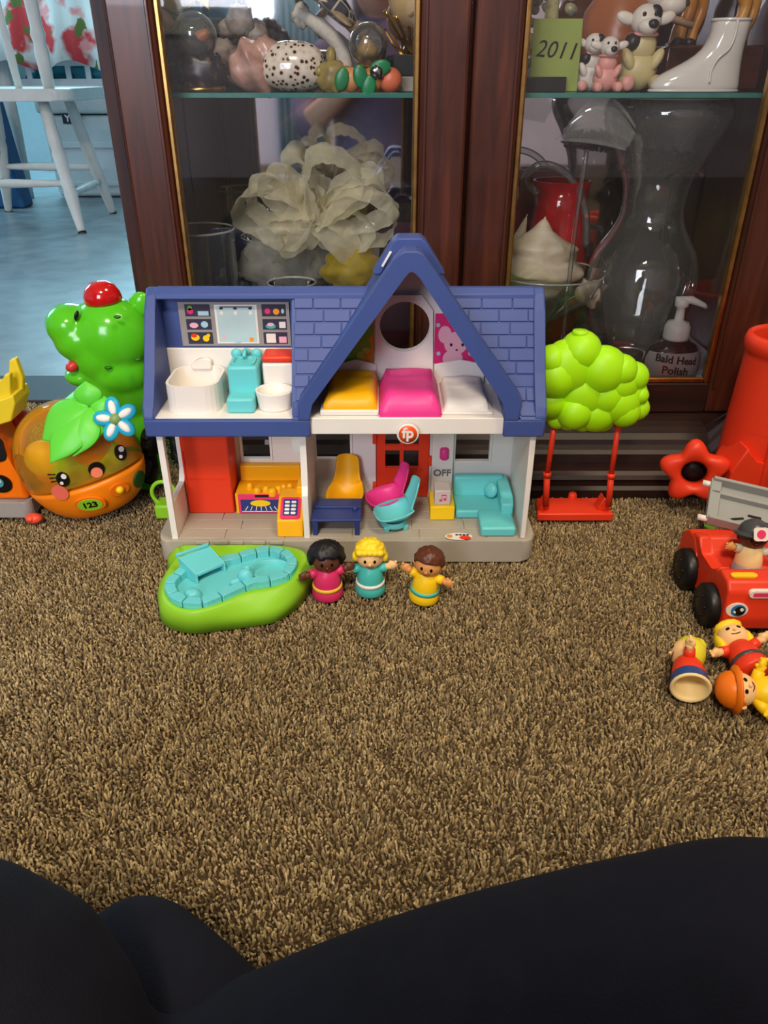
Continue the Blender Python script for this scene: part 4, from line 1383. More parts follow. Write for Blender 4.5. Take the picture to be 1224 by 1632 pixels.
# ================================================================ RED TOY CAR with driver
car = thing('toy_car', 'chunky red toy car with a painted eye and grey rear rack', 'toy car', (.40, .675, 0))
CX0, CX1 = .3380, .4560
b = MB(); b.m(pl_red)
b.prism([(.6140, .0100), (.6115, .0250), (.6150, .0560), (.6230, .0640), (.6420, .0655), (.6470, .0600), (.6500, .0330), (.6900, .0330), (.7000, .0480), (.7120, .0600), (.7300, .0590), (.7440, .0480), (.7470, .0250), (.7440, .0100)], 'x', CX0, CX1, .003, 3)
body = part('body', b, None, car)
b = MB(); b.prism([(.640, .030), (.648, .0640), (.660, .0500), (.690, .0500), (.703, .0660), (.722, .0600), (.722, .030)], 'x', CX0 + .001, CX0 + .014, .0025, 2); part('door_panel', b, pl_red, body)
b = MB(); b.prism([(.640, .030), (.648, .0640), (.660, .0500), (.690, .0500), (.703, .0660), (.722, .0600), (.722, .030)], 'x', CX1 - .014, CX1 - .001, .0025, 2); part('door_panel', b, pl_red, body)
for yy in (.640, .7060):
    for xx, sg in ((CX0 - .002, -1), (CX1 + .002, 1)):
        wc = Vector((xx, yy, .0225))
        mt = Matrix.Translation(wc) @ Matrix.Rotation(PI / 2 * sg, 4, 'Y')
        b = MB(); b.lathe([(0, -.010), (.019, -.010), (.0225, -.006), (.0225, .006), (.0195, .0095), (.0150, .0085), (.0120, .0100), (.0060, .0115), (0, .0118)], 28, mt); w = part('wheel', b, pl_black, car)
        b = MB()
        for k in range(5):
            a = 2 * PI * k / 5; b.ball(mt @ Vector((.0105 * math.cos(a), .0105 * math.sin(a), .0100)), .0022, 8, 6)
        part('hub_spokes', b, pl_black, w)
b = MB(); p = P(1175, 973, .6115)
blu = plastic('print_eye_blue', (40, 110, 170), .3)
b.m(pl_white); b.disc((p.x, .6128, p.z), .0080, (0, -1, .05), 22, .0012, 1.35)
b.m(blu); b.disc((p.x + .001, .6118, p.z), .0066, (0, -1, .05), 20, .0010, 1.1)
b.m(pl_eye); b.disc((p.x + .002, .6110, p.z), .0050, (0, -1, .05), 18, .0009, 1.0)
b.m(pl_white); b.disc((p.x + .0035, .6102, p.z + .002), .0018, (0, -1, .05), 12, .0008); b.disc((p.x - .003, .6102, p.z - .001), .0011, (0, -1, .05), 10, .0008)
part('painted_eye', b, None, body, 'painted blue eye')
b = MB(); p = P(1222, 947, .6130); b.m(pl_white); b.prism(rrect(p.x - .017, p.x + .010, p.z - .0042, p.z + .0042, .004), 'y', .6118, .6165, .0005, 1); b.m(pl_rose); b.prism(rrect(p.x - .0135, p.x + .008, p.z - .0022, p.z + .0022, .0015, 3), 'y', .6112, .612); part('badge', b, None, body, 'white badge with a red bar')
b = MB(); p = P(1183, 930, .628); b.prism(rrect(p.x - .0130, p.x + .0130, .6255, .6325, .003), 'z', .0645, .0672, .0008, 1); part('light_bar', b, pl_lemon, body, 'yellow bar on the bonnet')
# rear rack
rk = MB(); rk.m(pl_lgrey)
rm = TRS((.4150, .745, .068), rz=-.34, rx=.38, ry=.10)
rk.prism([(-.052, -.028), (.055, -.028), (.055, .034), (-.046, .034)], 'z', -.004, .003, .001, 1, rm, )
rack = part('rear_rack', rk, None, car, 'grey plastic rack with rails and a bolt')
for yy, hh in ((-.028, .013), (.012, .010), (.030, .014)):
    b = MB(); b.box(-.050, .055, yy - .0022, yy + .0022, 0.0, hh, .0008, 1, rm); part('rail', b, pl_lgrey, rack)
for xx in (-.046, .05):
    b = MB(); b.box(xx - .006, xx + .006, -.028, .032, .0, .010, .001, 1, rm); part('cross_bar', b, pl_lgrey, rack)
b = MB(); b.lathe([(0, .024), (.0055, .024), (.0065, .022), (.0065, .012), (.0105, .010), (.0120, .002), (.012, 0), (0, 0)], 20, rm @ Matrix.Translation((-.006, -.031, .001)) @ Matrix.Rotation(PI / 2, 4, 'X')); part('bolt', b, pl_lgrey, rack)
for py_ in (-.026, .026):
    b = MB(); b.tube([rm @ Vector((-.046, py_, .004)), rm @ Vector((-.060, py_, .004))], .0035, 10); part('peg', b, pl_white, rack)
b = MB()
for k in range(3): b.box(-.03 + k * .022, -.016 + k * .022, -.008, -.0055, .003, .0042, 0, 1, rm @ Matrix.Rotation(.4 * (1 - k), 4, 'Z'))
part('slot', b, pl_black, rack)
p = P(1215, 925, .672)
figure(TRS((.3860, .680, .0335), rz=-.20, rx=-0.12, s=.92), 'toy driver with dark grey helmet sitting in the red car', pl_skin_d, pl_cream, pl_lgrey, pl_dgrey, 'helmet', None, ((.25, .35), (-.1, .5)), sleeve=plastic('plastic_sleeve_grey', (206, 198, 176)), hand=pl_skin_m)
# badge of the helmet
b = MB(); q = Vector((.3845, .6690, .0890)); b.m(pl_white); b.prism(rrect(-.0075, .0075, -.0070, .0070, .003), 'z', 0, .0012, .0003, 1, Matrix.Translation(q) @ Matrix.Rotation(PI / 2 - .5, 4, 'X')); b.m(pl_rose); b.disc(q + Vector((0, -.0012, .0006)), .0045, (0, -1, .55), 16, .0005)
part('helmet_badge', b, None, bpy.data.objects[[o.name for o in COL.objects if o.name.startswith('toy_figure')][-1]])

# ================================================================ RED TOWER TOY at the right edge
tw = thing('toy_tower', 'tall red toy tower with a star shaped knob by the cabinet', 'toy tower', (.50, .90, 0))
b = MB(); b.m(pl_red)
b.lathe([(.048, .0), (.052, .06), (.050, .12), (.047, .20), (.047, .206), (.0500, .209), (.0510, .218), (.0485, .226), (.0440, .228), (.0420, .222), (.0420, .15)], 36, Matrix.Translation((.4850, .897, .0)))
col_ = part('column', b, None, tw)
b = MB()
for zz in (.075, .115, .150, .180):
    b.lathe([(.047, zz - .0015), (.0525 - (zz - .06) * .04, zz), (.047, zz + .0015)], 36, Matrix.Translation((.485, .897, 0)), a0=PI, a1=2 * PI)
part('rib', b, pl_red, col_)
b = MB(); b.prism([(.428, .0), (.428, .070), (.442, .1020), (.455, .082), (.470, .082), (.470, 0)], 'y', .846, .900, .002, 2); part('buttress', b, pl_red, tw)
b = MB(); b.box(.466, .58, .842, .90, 0, .125, .003); part('front_panel', b, pl_red, tw)
b = MB(); b.prism([(.474, .092), (.58, .140), (.58, .160), (.474, .112)], 'y', .800, .841, .002, 2); part('ramp', b, plastic('plastic_amber', (240, 160, 30)), tw, 'amber ramp')
b = MB(); ctr = P(1106, 752, .866)
km = Matrix.Translation(ctr) @ Matrix.Rotation(-.30, 4, 'Z') @ Matrix.Rotation(PI / 2 - .10, 4, 'X')
ol = []
for k in range(60):
    a = 2 * PI * k / 60 + .30
    rr = .0365 + .0068 * math.cos(5 * (a - PI / 2 - .12))
    ol.append((rr * math.cos(a), rr * math.sin(a)))
def knob_ring(s0, s1, z):
    return [(x * s0, y * s0, z) for x, y in ol]
rings = [[(x * .80, y * .80, -.011) for x, y in ol], [(x * .97, y * .97, -.006) for x, y in ol], [(x, y, .001) for x, y in ol], [(x * .94, y * .94, .008) for x, y in ol], [(x * .80, y * .80, .0115) for x, y in ol],
         [(.0195 * math.cos(2 * PI * k / 60 + .30), .0195 * math.sin(2 * PI * k / 60 + .30), .0105) for k in range(60)], [(.0155 * math.cos(2 * PI * k / 60 + .30), .0155 * math.sin(2 * PI * k / 60 + .30), .006) for k in range(60)], [(.0150 * math.cos(2 * PI * k / 60 + .30), .0150 * math.sin(2 * PI * k / 60 + .30), -.011) for k in range(60)]]
vv = [v for r in rings for v in r]; ff = []
for r in range(len(rings)):
    r2 = (r + 1) % len(rings)
    for k in range(60):
        k2 = (k + 1) % 60; ff.append((r * 60 + k, r * 60 + k2, r2 * 60 + k2, r2 * 60 + k))
b.poly(vv, ff, km, smooth=True)
kn = part('star_knob', b, pl_red, tw, 'red five-lobed knob with a round hole')
b = MB(); b.lathe([(0, -.010), (.0152, -.010), (.0152, -.006), (0, -.006)], 24, km); part('hub', b, pl_black, kn)
b = MB(); b.tube([ctr + Vector((.020, .012, .0)), ctr + Vector((.06, .02, -.005))], .017, 14); part('axle', b, pl_red, tw)
b = MB(); b.box(.466, .530, .895, .899, .17, .34, .001, 1, Matrix.Translation((.466, 0, .17)) @ Matrix.Rotation(.12, 4, 'Y') @ Matrix.Translation((-.466, 0, -.17)))
single('paper_sheet', b, mat('card_white', (226, 214, 196), .7), 'white card standing in the red tower', 'card')
# green leaf pieces behind the car
b = MB()
lm = plastic('plastic_leaf_green', (92, 160, 44), .5)
for pts in (((1122, 838), (1128, 800), (1136, 812), (1146, 832), (1138, 848)), ((1136, 812), (1160, 800), (1176, 782), (1174, 806), (1160, 822))):
    q = [G(x, y, .010 + .020 * (838 - y) / 60) for x, y in pts]; n = len(q)
    b.poly(q + [v - Vector((0, 0, .0025)) for v in q], [tuple(range(n)), tuple(range(n, 2 * n))[::-1]] + [(i, n + i, n + (i + 1) % n, (i + 1) % n) for i in range(n)])
single('toy_leaf', b, lm, 'green leaf shaped toy piece behind the red car', 'toy leaf')
figure(TRS((.497, .800, 0), rz=.1, s=1.0), 'tan toy figure with a blue band behind the grey rack', pl_skin_m, pl_skin_m, pl_skin_m, plastic('plastic_tan_hair', (150, 92, 40)), 'short', blu, ((.0, .2), (.0, .2)))

# ================================================================ GREEN DINOSAUR
DY = .955
dino = thing('toy_dinosaur', 'big glossy green toy dinosaur with a red button on its head', 'toy dinosaur', (-.355, DY, 0))
pl_dino = mat('plastic_dino_green', (84, 190, 30), rough=.16, spec=.5, var=.06, vscale=10)
b = MB()
def DE(px, py, Y, rx, ry, rz, rot=None): b.ball(P(px, py, Y), (rx, ry, rz), 24, 16, rot)
DE(178, 535, DY, .0500, .0420, .0500)
DE(165, 560, DY, .0420, .0400, .0420)
DE(112, 518, DY - .006, .0300, .0300, .0270)
DE(132, 540, DY - .006, .0360, .0330, .0300)
DE(135, 596, DY - .004, .0250, .0280, .0140)
DE(190, 590, DY, .0400, .0380, .0380)
b.ball((-.352, DY + .004, .135), (.046, .038, .06), 24, 16)
b.ball((-.352, DY + .004, .065), (.052, .040, .066), 24, 16)
b.ball((-.352, DY + .004, .030), (.050, .038, .030), 24, 16)
db = part('body', b, pl_dino, dino); remesh(db, .0030, 10, .6)
b = MB(); q = P(164, 476, DY - .004); b.lathe([(0, .022), (.010, .0205), (.018, .015), (.0225, .006), (.0235, -.002), (.0215, -.006), (0, -.006)], 28, Matrix.Translation(q) @ Matrix.Rotation(-.12, 4, 'Y'), sy=.85)
part('head_button', b, mat('plastic_clear_red', (190, 20, 18), rough=.1, var=.1, coat=.5), dino, 'shiny red button')
b = MB(); b.m(mat('plastic_mouth_red', (196, 52, 50), .3)); b.ball(P(115, 584, DY - .030), (.0085, .008, .0070), 14, 8, Euler((0, -.5, 0))); part('mouth', b, None, dino)
b = MB(); b.m(pl_eye); b.ball(P(122, 503, DY - .030), (.0028, .004, .0068), 12, 8, Euler((0, .35, 0))); part('eye', b, None, dino)
b = MB(); b.m(plastic('plastic_dimple', (40, 104, 16)))  # dark green ovals stand for the shade in the dimples
for px, py in ((187, 505), (172, 586), (219, 573)): b.ball(P(px, py, DY - .040), (.0046, .003, .0022), 10, 6)
part('dimple_shade', b, None, dino)
for px, py, s_ in ((222, 487, .014), (233, 530, .012), (226, 575, .012), (238, 640, .012)):
    b = MB(); b.ball(P(px, py, DY + .008), (s_, .007, s_ * 1.3), 14, 10, Euler((0, .5, 0))); part('back_plate', b, pl_dino, dino)
for px, py, yy in ((240, 704, DY - .03), (238, 745, DY - .03)):
    b = MB(); q = P(px, py, yy); b.lathe([(0, -.008), (.017, -.008), (.020, -.004), (.020, .004), (.017, .008), (.007, .010), (0, .010)], 22, Matrix.Translation(q) @ Matrix.Rotation(PI / 2, 4, 'Y'))
    for k in range(10):
        a = 2 * PI * k / 10; b.ball(q + Vector((0, .019 * math.cos(a), .019 * math.sin(a))), (.006, .004, .004), 8, 6)
    part('gear_wheel', b, pl_black, dino)
b = MB(); b.box(-.400, -.312, DY - .030, DY + .036, .0, .026, .006, 3); part('base', b, pl_dino, dino)

# ================================================================ ORANGE FRUIT TOY with clear dome
EC = Vector((-.3660, .872, .012))
em = Matrix.Translation(EC) @ Matrix.Rotation(-.27, 4, 'Y')
fruit = thing('toy_fruit', 'orange fruit toy with smiling clear dome, green leaves and blue flower', 'toy fruit', EC)
eg = [(0, -.006), (.030, -.006), (.048, -.001), (.064, .014), (.0745, .034), (.0790, .056), (.0780, .078), (.0715, .100), (.0600, .119), (.0440, .133), (.0230, .142), (0, .145)]
SQ = .66
egs = catmull([Vector((r, z, 0)) for r, z in eg], 4)
cutz = .046
b = MB(); b.lathe([(max(q.x, 0), q.y) for q in egs if q.y <= cutz + .001] + [(.070, cutz), (0, cutz - .004)], 40, em, sy=SQ); bs_ = part('bowl', b, plastic('plastic_fruit_orange', (246, 134, 16), .3), fruit, 'orange lower shell')
amber = glass('amber_clear_plastic', tint=(.98, .82, .30), refl=.9, rough=.05, body=.26, bodycol=(.78, .46, .04))
b = MB(); b.lathe([(max(q.x, 0), q.y) for q in egs if q.y >= cutz], 40, em, sy=SQ); dm = part('dome', b, amber, fruit, 'transparent amber dome')
def surf(theta, z, out=0.0):
    """point and normal on the shell: theta from the front (-y), positive to the right"""
    for a, c in zip(egs[:-1], egs[1:]):
        if a.y <= z <= c.y:
            t = (z - a.y) / max(1e-6, c.y - a.y); r = a.x + (c.x - a.x) * t; sl = (c.x - a.x) / max(1e-6, c.y - a.y); break
    n_ = Vector((math.sin(theta), -math.cos(theta) / SQ, -sl)).normalized()
    p_ = Vector((r * math.sin(theta), -r * SQ * math.cos(theta), z)) + n_ * out
    return em @ p_, em.to_3x3() @ n_
# things inside the dome
b = MB()
for (x, y, z, r, m_) in ((-.035, -.012, .082, .024, pl_lemon), (.025, -.01, .088, .030, pl_orange), (-.01, -.012, .060, .026, pl_green), (.04, -.005, .058, .022, pl_green), (-.045, 0, .062, .018, pl_orange)):
    b.m(m_); b.ball(em @ Vector((x, y, z)), (r, r * .7, r), 16, 10)
part('filling', b, None, fruit, 'coloured balls inside the dome')
# face
for th, z in ((-.02, .0650), (1.02, .0700)):
    b = MB(); p_, n_ = surf(th, z, .0006); b.m(pl_eye); b.disc(p_, .0098, n_, 22, .0008, .82 if th < .5 else .75)
    b.m(pl_white); p2, n2 = surf(th + .04, z + .0035, .0016); b.disc(p2, .0034, n2, 12, .0006); p2, n2 = surf(th - .04, z - .004, .0016); b.disc(p2, .0022, n2, 10, .0006)
    if th < .5:
        b.m(pl_eye)
        for k in (-1, 0, 1): p_, n_ = surf(-.10, .0690 + k * .004, .0008); q_, n2 = surf(-.22, .0700 + k * .005, .0010); b.tube([p_, q_], .0008, 5)
    part('eye', b, None, dm, 'printed black eye')
b = MB(); b.m(plastic('print_cheek', (236, 110, 90))); p_, n_ = surf(-.18, .0490, .0012); b.disc(p_, .0105, n_, 20, .0006, 1.0); part('cheek', b, None, dm, 'printed pink cheek')
b = MB(); b.m(pl_eye); p_, n_ = surf(.52, .0640, .0008); b.disc(p_, .0092, n_, 20, .0006, 1.05)
b.m(plastic('print_tongue', (240, 130, 100))); p_, n_ = surf(.50, .0605, .0018); b.disc(p_, .0065, n_, 18, .0006, 1.05); part('mouth', b, None, dm, 'printed smiling mouth')
# 123 badge, button, foot
p_, n_ = surf(.16, .0235, .0012); b = MB(); b.m(pl_orange); b.disc(p_, .0120, n_, 26, .0018, 1.55); b.m(pl_green); b.disc(p_ + n_ * .0014, .0098, n_, 26, .0012, 1.5)
b.m(pl_eye); zq = n_.to_track_quat('Z', 'Y').to_matrix().to_4x4(); text_into(b, '123', .0125, Matrix.Translation(p_ + n_ * .0028) @ zq @ Matrix.Rotation(.12, 4, 'Z'), .0003, bold=.0004)
part('number_badge', b, None, bs_, 'green oval badge reading 123')
p_, n_ = surf(.74, .0285, .0012); b = MB(); b.m(pl_orange); b.disc(p_, .0090, n_, 22, .0016, 1.3); b.m(pl_lemon); b.ball(p_ + n_ * .002, .0050, 14, 8); part('button', b, None, bs_, 'small yellow button')
p_, n_ = surf(1.25, .0260, .0008); b = MB(); b.m(plastic('print_dark_green', (30, 70, 30))); b.disc(p_, .0120, n_, 22, .0014, .8); part('side_badge', b, None, bs_)
b = MB(); q = G(54, 826, .007); b.ball(q, (.0110, .008, .0068), 16, 10); b.ball(q + Vector((-.002, -.004, .002)), (.0055, .006, .0045), 12, 8); part('foot', b, plastic('plastic_coral', (236, 84, 56)), fruit)
b = MB(); p_, n_ = surf(-1.5, .070, .002); b.ball(p_, .0075, 12, 8); part('ear', b, pl_lemon, fruit)
# leaves
def leafm(base, direction, length, width, nrm, fold=.25):
    d = Vector(direction).normalized(); nv = Vector(nrm); nv = (nv - d * nv.dot(d)).normalized(); sd_ = d.cross(nv)
    b = MB(); N = 10; vv = []; ff = []
    for i in range(N + 1):
        t = i / N; w = width * (math.sin(PI * min(1, t * 1.05)) ** .75 + .12 * (1 - t)) * .5
        cpt = Vector(base) + d * length * t - nv * (length * .13 * t * t)
        for u in (-1, -.5, 0, .5, 1):
            vv.append(cpt + sd_ * w * u + nv * (w * fold * (1 - abs(u)) * 1.2))
    for i in range(N):
        for k in range(4):
            a = i * 5 + k; ff.append((a, a + 1, a + 6, a + 5))
    b.poly(vv, ff, smooth=True); return b
leafg = plastic('plastic_fruit_leaf', (96, 210, 60), .4)
topc = P(143, 648, .838)
tips = [((-.82, -.30, -.42), .070, .056), ((-.30, -.62, -.72), .062, .046), ((.05, -.55, -.70), .046, .036), ((.75, .0, .25), .026, .026), ((-.05, .1, .85), .030, .034), ((-.70, .25, .10), .040, .040), ((-.55, -.55, -.60), .080, .044)]
for d_, L_, W_ in tips:
    o = part('leaf', leafm(topc, d_, L_, W_, (-.05, -.75, .65)), leafg, fruit); s_ = o.modifiers.new('thick', 'SOLIDIFY'); s_.thickness = .003; ss = o.modifiers.new('sub', 'SUBSURF'); ss.levels = 1; ss.render_levels = 1
fc = P(184, 668, .822)
fm_ = front(fc, .45) @ Matrix.Rotation(.25, 4, 'Z')
fl = None
pl_sky = plastic('plastic_sky_blue', (40, 170, 204), .35)
b = MB(); b.ball(fc, .0068, 14, 10); fl = part('flower', b, plastic('plastic_olive', (130, 160, 100)), fruit, 'blue and white five petal flower')
for k in range(5):
    a = 2 * PI * k / 5 + .3
    pm_ = fm_ @ Matrix.Rotation(a, 4, 'Z')
    b = MB(); b.m(pl_sky); b.lathe([(math.sin(PI * i / 10) if 0 < i < 10 else 0.0, -math.cos(PI * i / 10)) for i in range(11)], 16, pm_ @ Matrix.Translation((.0145, 0, -.002)) @ Matrix.Diagonal((.0125, .0092, .0046, 1)))
    b.m(pl_white); b.lathe([(math.sin(PI * i / 8) if 0 < i < 8 else 0.0, -math.cos(PI * i / 8)) for i in range(9)], 14, pm_ @ Matrix.Translation((.0135, 0, .0010)) @ Matrix.Diagonal((.0090, .0046, .0028, 1)))
    part('petal', b, None, fl)
b = MB(); b.tube([fc + Vector((0, .004, 0)), Vector((fc.x - .012, .862, fc.z - .022))], .004, 8); part('flower_stalk', b, leafg, fruit)

# ================================================================ ORANGE TRUCK at the left edge
trk = thing('toy_truck', 'orange toy truck with grey base and yellow scoop at left edge', 'toy truck', (-.50, .885, 0))
b = MB(); b.prism(rrect(-.590, -.4490, .848, .925, .010), 'z', .004, .026, .003, 2); tbse = part('chassis', b, mat('plastic_warm_grey', (150, 145, 140), .5), trk)
b = MB(); b.prism([(-.590, .026), (-.4500, .026), (-.4560, .060), (-.4690, .105), (-.4790, .142), (-.4900, .150), (-.590, .150)], 'y', .854, .920, .006, 3, holes=()); tbd = part('cab', b, plastic('plastic_truck_orange', (240, 116, 12), .3), trk)
b = MB(); b.m(pl_black); p = P(0, 717, .8535); b.prism(rrect(p.x - .03, p.x + .006, p.z - .016, p.z + .018, .008), 'y', .8528, .8550, .0006, 1); part('cab_window', b, None, tbd)
b = MB(); p = P(1, 771, .8530); b.m(pl_eye); b.disc(p, .0125, (0, -1, 0), 20, .0008, 1.15); b.m(plastic('print_eye_teal', (70, 150, 160))); b.disc(p + Vector((-.002, -.0010, .002)), .0066, (0, -1, 0), 16, .0005); b.m(pl_white); b.disc(p + Vector((-.001, -.0018, .004)), .0030, (0, -1, 0), 12, .0005); part('painted_eye', b, None, tbd)
b = MB(); ys_ = plastic('plastic_scoop_yellow', (226, 200, 40), .45)
def scoop(pts, y0, y1):
    b = MB(); b.prism([(P(x, y, y0).x, P(x, y, y0).z) for x, y in pts], 'y', y0, y1, .002, 2); part('scoop_tooth', b, ys_, trk)
scoop([(12, 640), (14, 575), (24, 571), (36, 604), (36, 622), (26, 650)], .880, .890)
scoop([(-20, 660), (-16, 604), (2, 612), (6, 598), (15, 596), (18, 655)], .862, .872)
scoop([(-40, 690), (-36, 650), (20, 630), (24, 645), (18, 672)], .855, .900)
b = MB(); q = P(29, 668, .915); b.lathe([(0, -.016), (.011, -.016), (.013, -.008), (.013, .006), (.009, .014), (0, .015)], 16, Matrix.Translation(q) @ Matrix.Rotation(.25, 4, 'Y')); b.tube([q - Vector((0, 0, .014)), Vector((q.x - .008, .915, .02))], .009, 10); part('lever', b, plastic('plastic_dark_red', (170, 30, 26), .3), trk)

# green loop beside the house
b = MB(); lc = P(261, 786, .862); pts = []
for k in range(28):
    a = 2 * PI * k / 28; pts.append((lc.x + .0150 * math.cos(a), .862, max(lc.z + .0165 * math.sin(a), .004)))
b.tube(pts, .0026, 10, close=True)
b.box(lc.x - .012, lc.x + .010, .850, .876, .0, lc.z - .012, .003)
single('plastic_loop_toy', b, pl_green, 'green plastic loop handle beside the grey house base', 'toy')

# ================================================================ THINGS IN THE CABINET
clear = glass('clear_glass', tint=(.93, .95, .94), refl=.95, rough=.015, body=.05, bodycol=(.80, .82, .80), fmul=2.4, edge=.75)
clear2 = glass('clear_glass_heavy', tint=(.88, .90, .88), refl=.95, rough=.02, body=.09, bodycol=(.80, .81, .77), fmul=2.6, edge=.80)
rim_m = glass('glass_rim', tint=(.9, .92, .9), refl=.95, rough=.05, body=.55, bodycol=(.85, .86, .82), fmul=2.5, edge=.3)  # whitish body paints the bright highlight line along the rims
def bx(px, Y, Z): return (px - 612) / FPX * (Y * CT + (CZ - Z) * ST)
def rpx(w, Y, Z): return w / FPX * (Y * CT + (CZ - Z) * ST)
def vessel(name, label, cat, px, Y, Z0, prof, material, seg=40, pxref=None, rim=.0012, group=None):
    """turned glass; prof = (half width in metres, height above base)"""
    x = bx(px, Y, Z0)
    r = thing(name, label, cat, (x, Y, Z0), group)
    b = MB(); b.lathe(prof, seg, Matrix.Translation((x, Y, Z0))); part('glass_wall', b, material, r)
    rr, zz = prof[-1]
    b = MB(); b.tube([(x + rr * math.cos(2 * PI * k / seg), Y + rr * math.sin(2 * PI * k / seg), Z0 + zz) for k in range(seg)], rim, 8, close=True); part('rim', b, rim_m, r)
    b = MB(); r0 = max(prof[0][0], prof[1][0]); b.lathe([(0, .0006), (r0 * .96, .0006), (r0 * .96, .006), (0, .006)], seg, Matrix.Translation((x, Y, Z0))); part('foot', b, clear2, r)
    return r
ZT = ZS + .0003
ZFL = ZF + .0005
# --- lower left
vessel('cylinder_vase', 'plain clear glass cylinder vase at the left of the cabinet', 'vase', 338, 1.125, ZFL, [(.0, .001), (.047, .001), (.049, .006), (.0505, .08), (.0515, .192)], clear, rim=.0016)
vessel('glass_bowl', 'small clear glass bowl in front of the ribbon bow', 'bowl', 473, 1.085, ZFL, [(.0, .001), (.018, .001), (.024, .03), (.029, .08), (.033, .128)], clear, rim=.0016)
vessel('flared_vase', 'flared clear glass vase holding yellow tulle', 'vase', 548, 1.18, ZFL, [(.0, .001), (.030, .001), (.034, .05), (.041, .12), (.050, .187)], clear, rim=.0014)
vessel('tall_vase', 'clear glass vase wrapped in white netting under the bow', 'vase', 455, 1.20, ZFL, [(.0, .001), (.035, .001), (.042, .06), (.048, .12), (.055, .170)], clear2, rim=.0012)
x = bx(628, 1.19, ZFL); b = MB(); b.lathe([(.0, .0), (.024, .0), (.030, .05), (.022, .11), (.012, .135), (.030, .165), (.040, .185), (.038, .185), (.028, .166), (.010, .138)], 30, Matrix.Translation((x, 1.19, ZFL)))
single('purple_goblet', b, mat('purple_glass', (60, 20, 52), rough=.15, var=.2, vscale=20), 'dark purple glass goblet behind the blue gable', 'goblet')
# crystal ornament behind the cylinder
x = bx(378, 1.20, ZFL); b = MB(); random.seed(3)
for k in range(40):
    a = random.uniform(0, 2 * PI); e = random.uniform(-1, 1); rr = .022
    b.ball((x + rr * math.cos(a) * math.sqrt(1 - e * e), 1.20 + rr * math.sin(a) * math.sqrt(1 - e * e), ZFL + .098 + rr * e), .006, 6, 4)
b.tube([(x, 1.20, ZFL), (x, 1.20, ZFL + .085)], [.022, .008], 12)
single('crystal_ornament', b, mat('crystal', (170, 172, 168), rough=.08, var=.5, vscale=90, metal=.6), 'sparkling crystal ornament behind the cylinder vase', 'ornament')

def sheer(name, col, dens, rough=.5):
    if name in MATS: return MATS[name]
    m = bpy.data.materials.new(name); m.use_nodes = True; nt = m.node_tree
    bs = nt.nodes['Principled BSDF']; out = nt.nodes['Material Output']
    bs.inputs['Base Color'].default_value = lin(col); bs.inputs['Roughness'].default_value = rough; bs.inputs['Sheen Weight'].default_value = .3
    bs.inputs['Transmission Weight'].default_value = 0
    tr = nt.nodes.new('ShaderNodeBsdfTransparent'); tl = nt.nodes.new('ShaderNodeBsdfTranslucent'); tl.inputs[0].default_value = lin(col)
    tc = nt.nodes.new('ShaderNodeTexCoord'); nz = nt.nodes.new('ShaderNodeTexNoise'); nz.inputs['Scale'].default_value = 45
    nt.links.new(tc.outputs['Object'], nz.inputs['Vector'])
    mr = nt.nodes.new('ShaderNodeMapRange'); mr.inputs[1].default_value = .3; mr.inputs[2].default_value = .7; mr.inputs[3].default_value = dens - .12; mr.inputs[4].default_value = dens + .12
    nt.links.new(nz.outputs['Fac'], mr.inputs[0])
    m0 = nt.nodes.new('ShaderNodeMixShader'); m0.inputs[0].default_value = .35
    nt.links.new(bs.outputs[0], m0.inputs[1]); nt.links.new(tl.outputs[0], m0.inputs[2])
    m1 = nt.nodes.new('ShaderNodeMixShader'); nt.links.new(mr.outputs[0], m1.inputs[0]); nt.links.new(tr.outputs[0], m1.inputs[1]); nt.links.new(m0.outputs[0], m1.inputs[2])
    nt.links.new(m1.outputs[0], out.inputs['Surface'])
    MATS[name] = m; return m
org = sheer('cream_organza', (252, 244, 212), .54)
yel = sheer('yellow_tulle', (226, 196, 40), .62)
net = sheer('white_netting', (206, 200, 180), .40)
def ribbon(b, pts, width, axis):
    pts = catmull(pts, 7); vv = []; ff = []; ax = Vector(axis).normalized(); n = len(pts)
    for i, p in enumerate(pts):
        d = (pts[min(i + 1, n - 1)] - pts[max(i - 1, 0)]).normalized()
        sdv = (ax - d * ax.dot(d)).normalized()
        t = i / (n - 1); w = width * (.35 + .65 * math.sin(PI * t) ** .6)
        rip = .0016 * math.sin(i * 1.7)
        for u in (-1, -.33, .33, 1): vv.append(p + sdv * (w * .5 * u) + d.cross(sdv) * (rip * (1 if u in (-1, .33) else -1)))
    for i in range(n - 1):
        for k in range(3): a = i * 4 + k; ff.append((a, a + 1, a + 5, a + 4))
    b.poly(vv, ff, smooth=True)
BC = P(500, 352, 1.125)
bow = thing('organza_bow', 'large cream organza ribbon bow with many loops', 'ribbon bow', (BC.x, 1.125, ZFL + .171), None)
loops = [(378, 335, .050, .8), (400, 292, .052, .3), (432, 262, .055, 1.2), (468, 224, .058, .1), (545, 228, .056, -.2), (520, 290, .055, .9), (592, 256, .055, .6), (622, 300, .052, -.6), (634, 350, .046, .4), (590, 372, .050, -.9), (556, 396, .050, .5), (420, 372, .048, .3), (472, 300, .060, -1.2), (560, 300, .055, 1.4), (450, 396, .050, .1)]
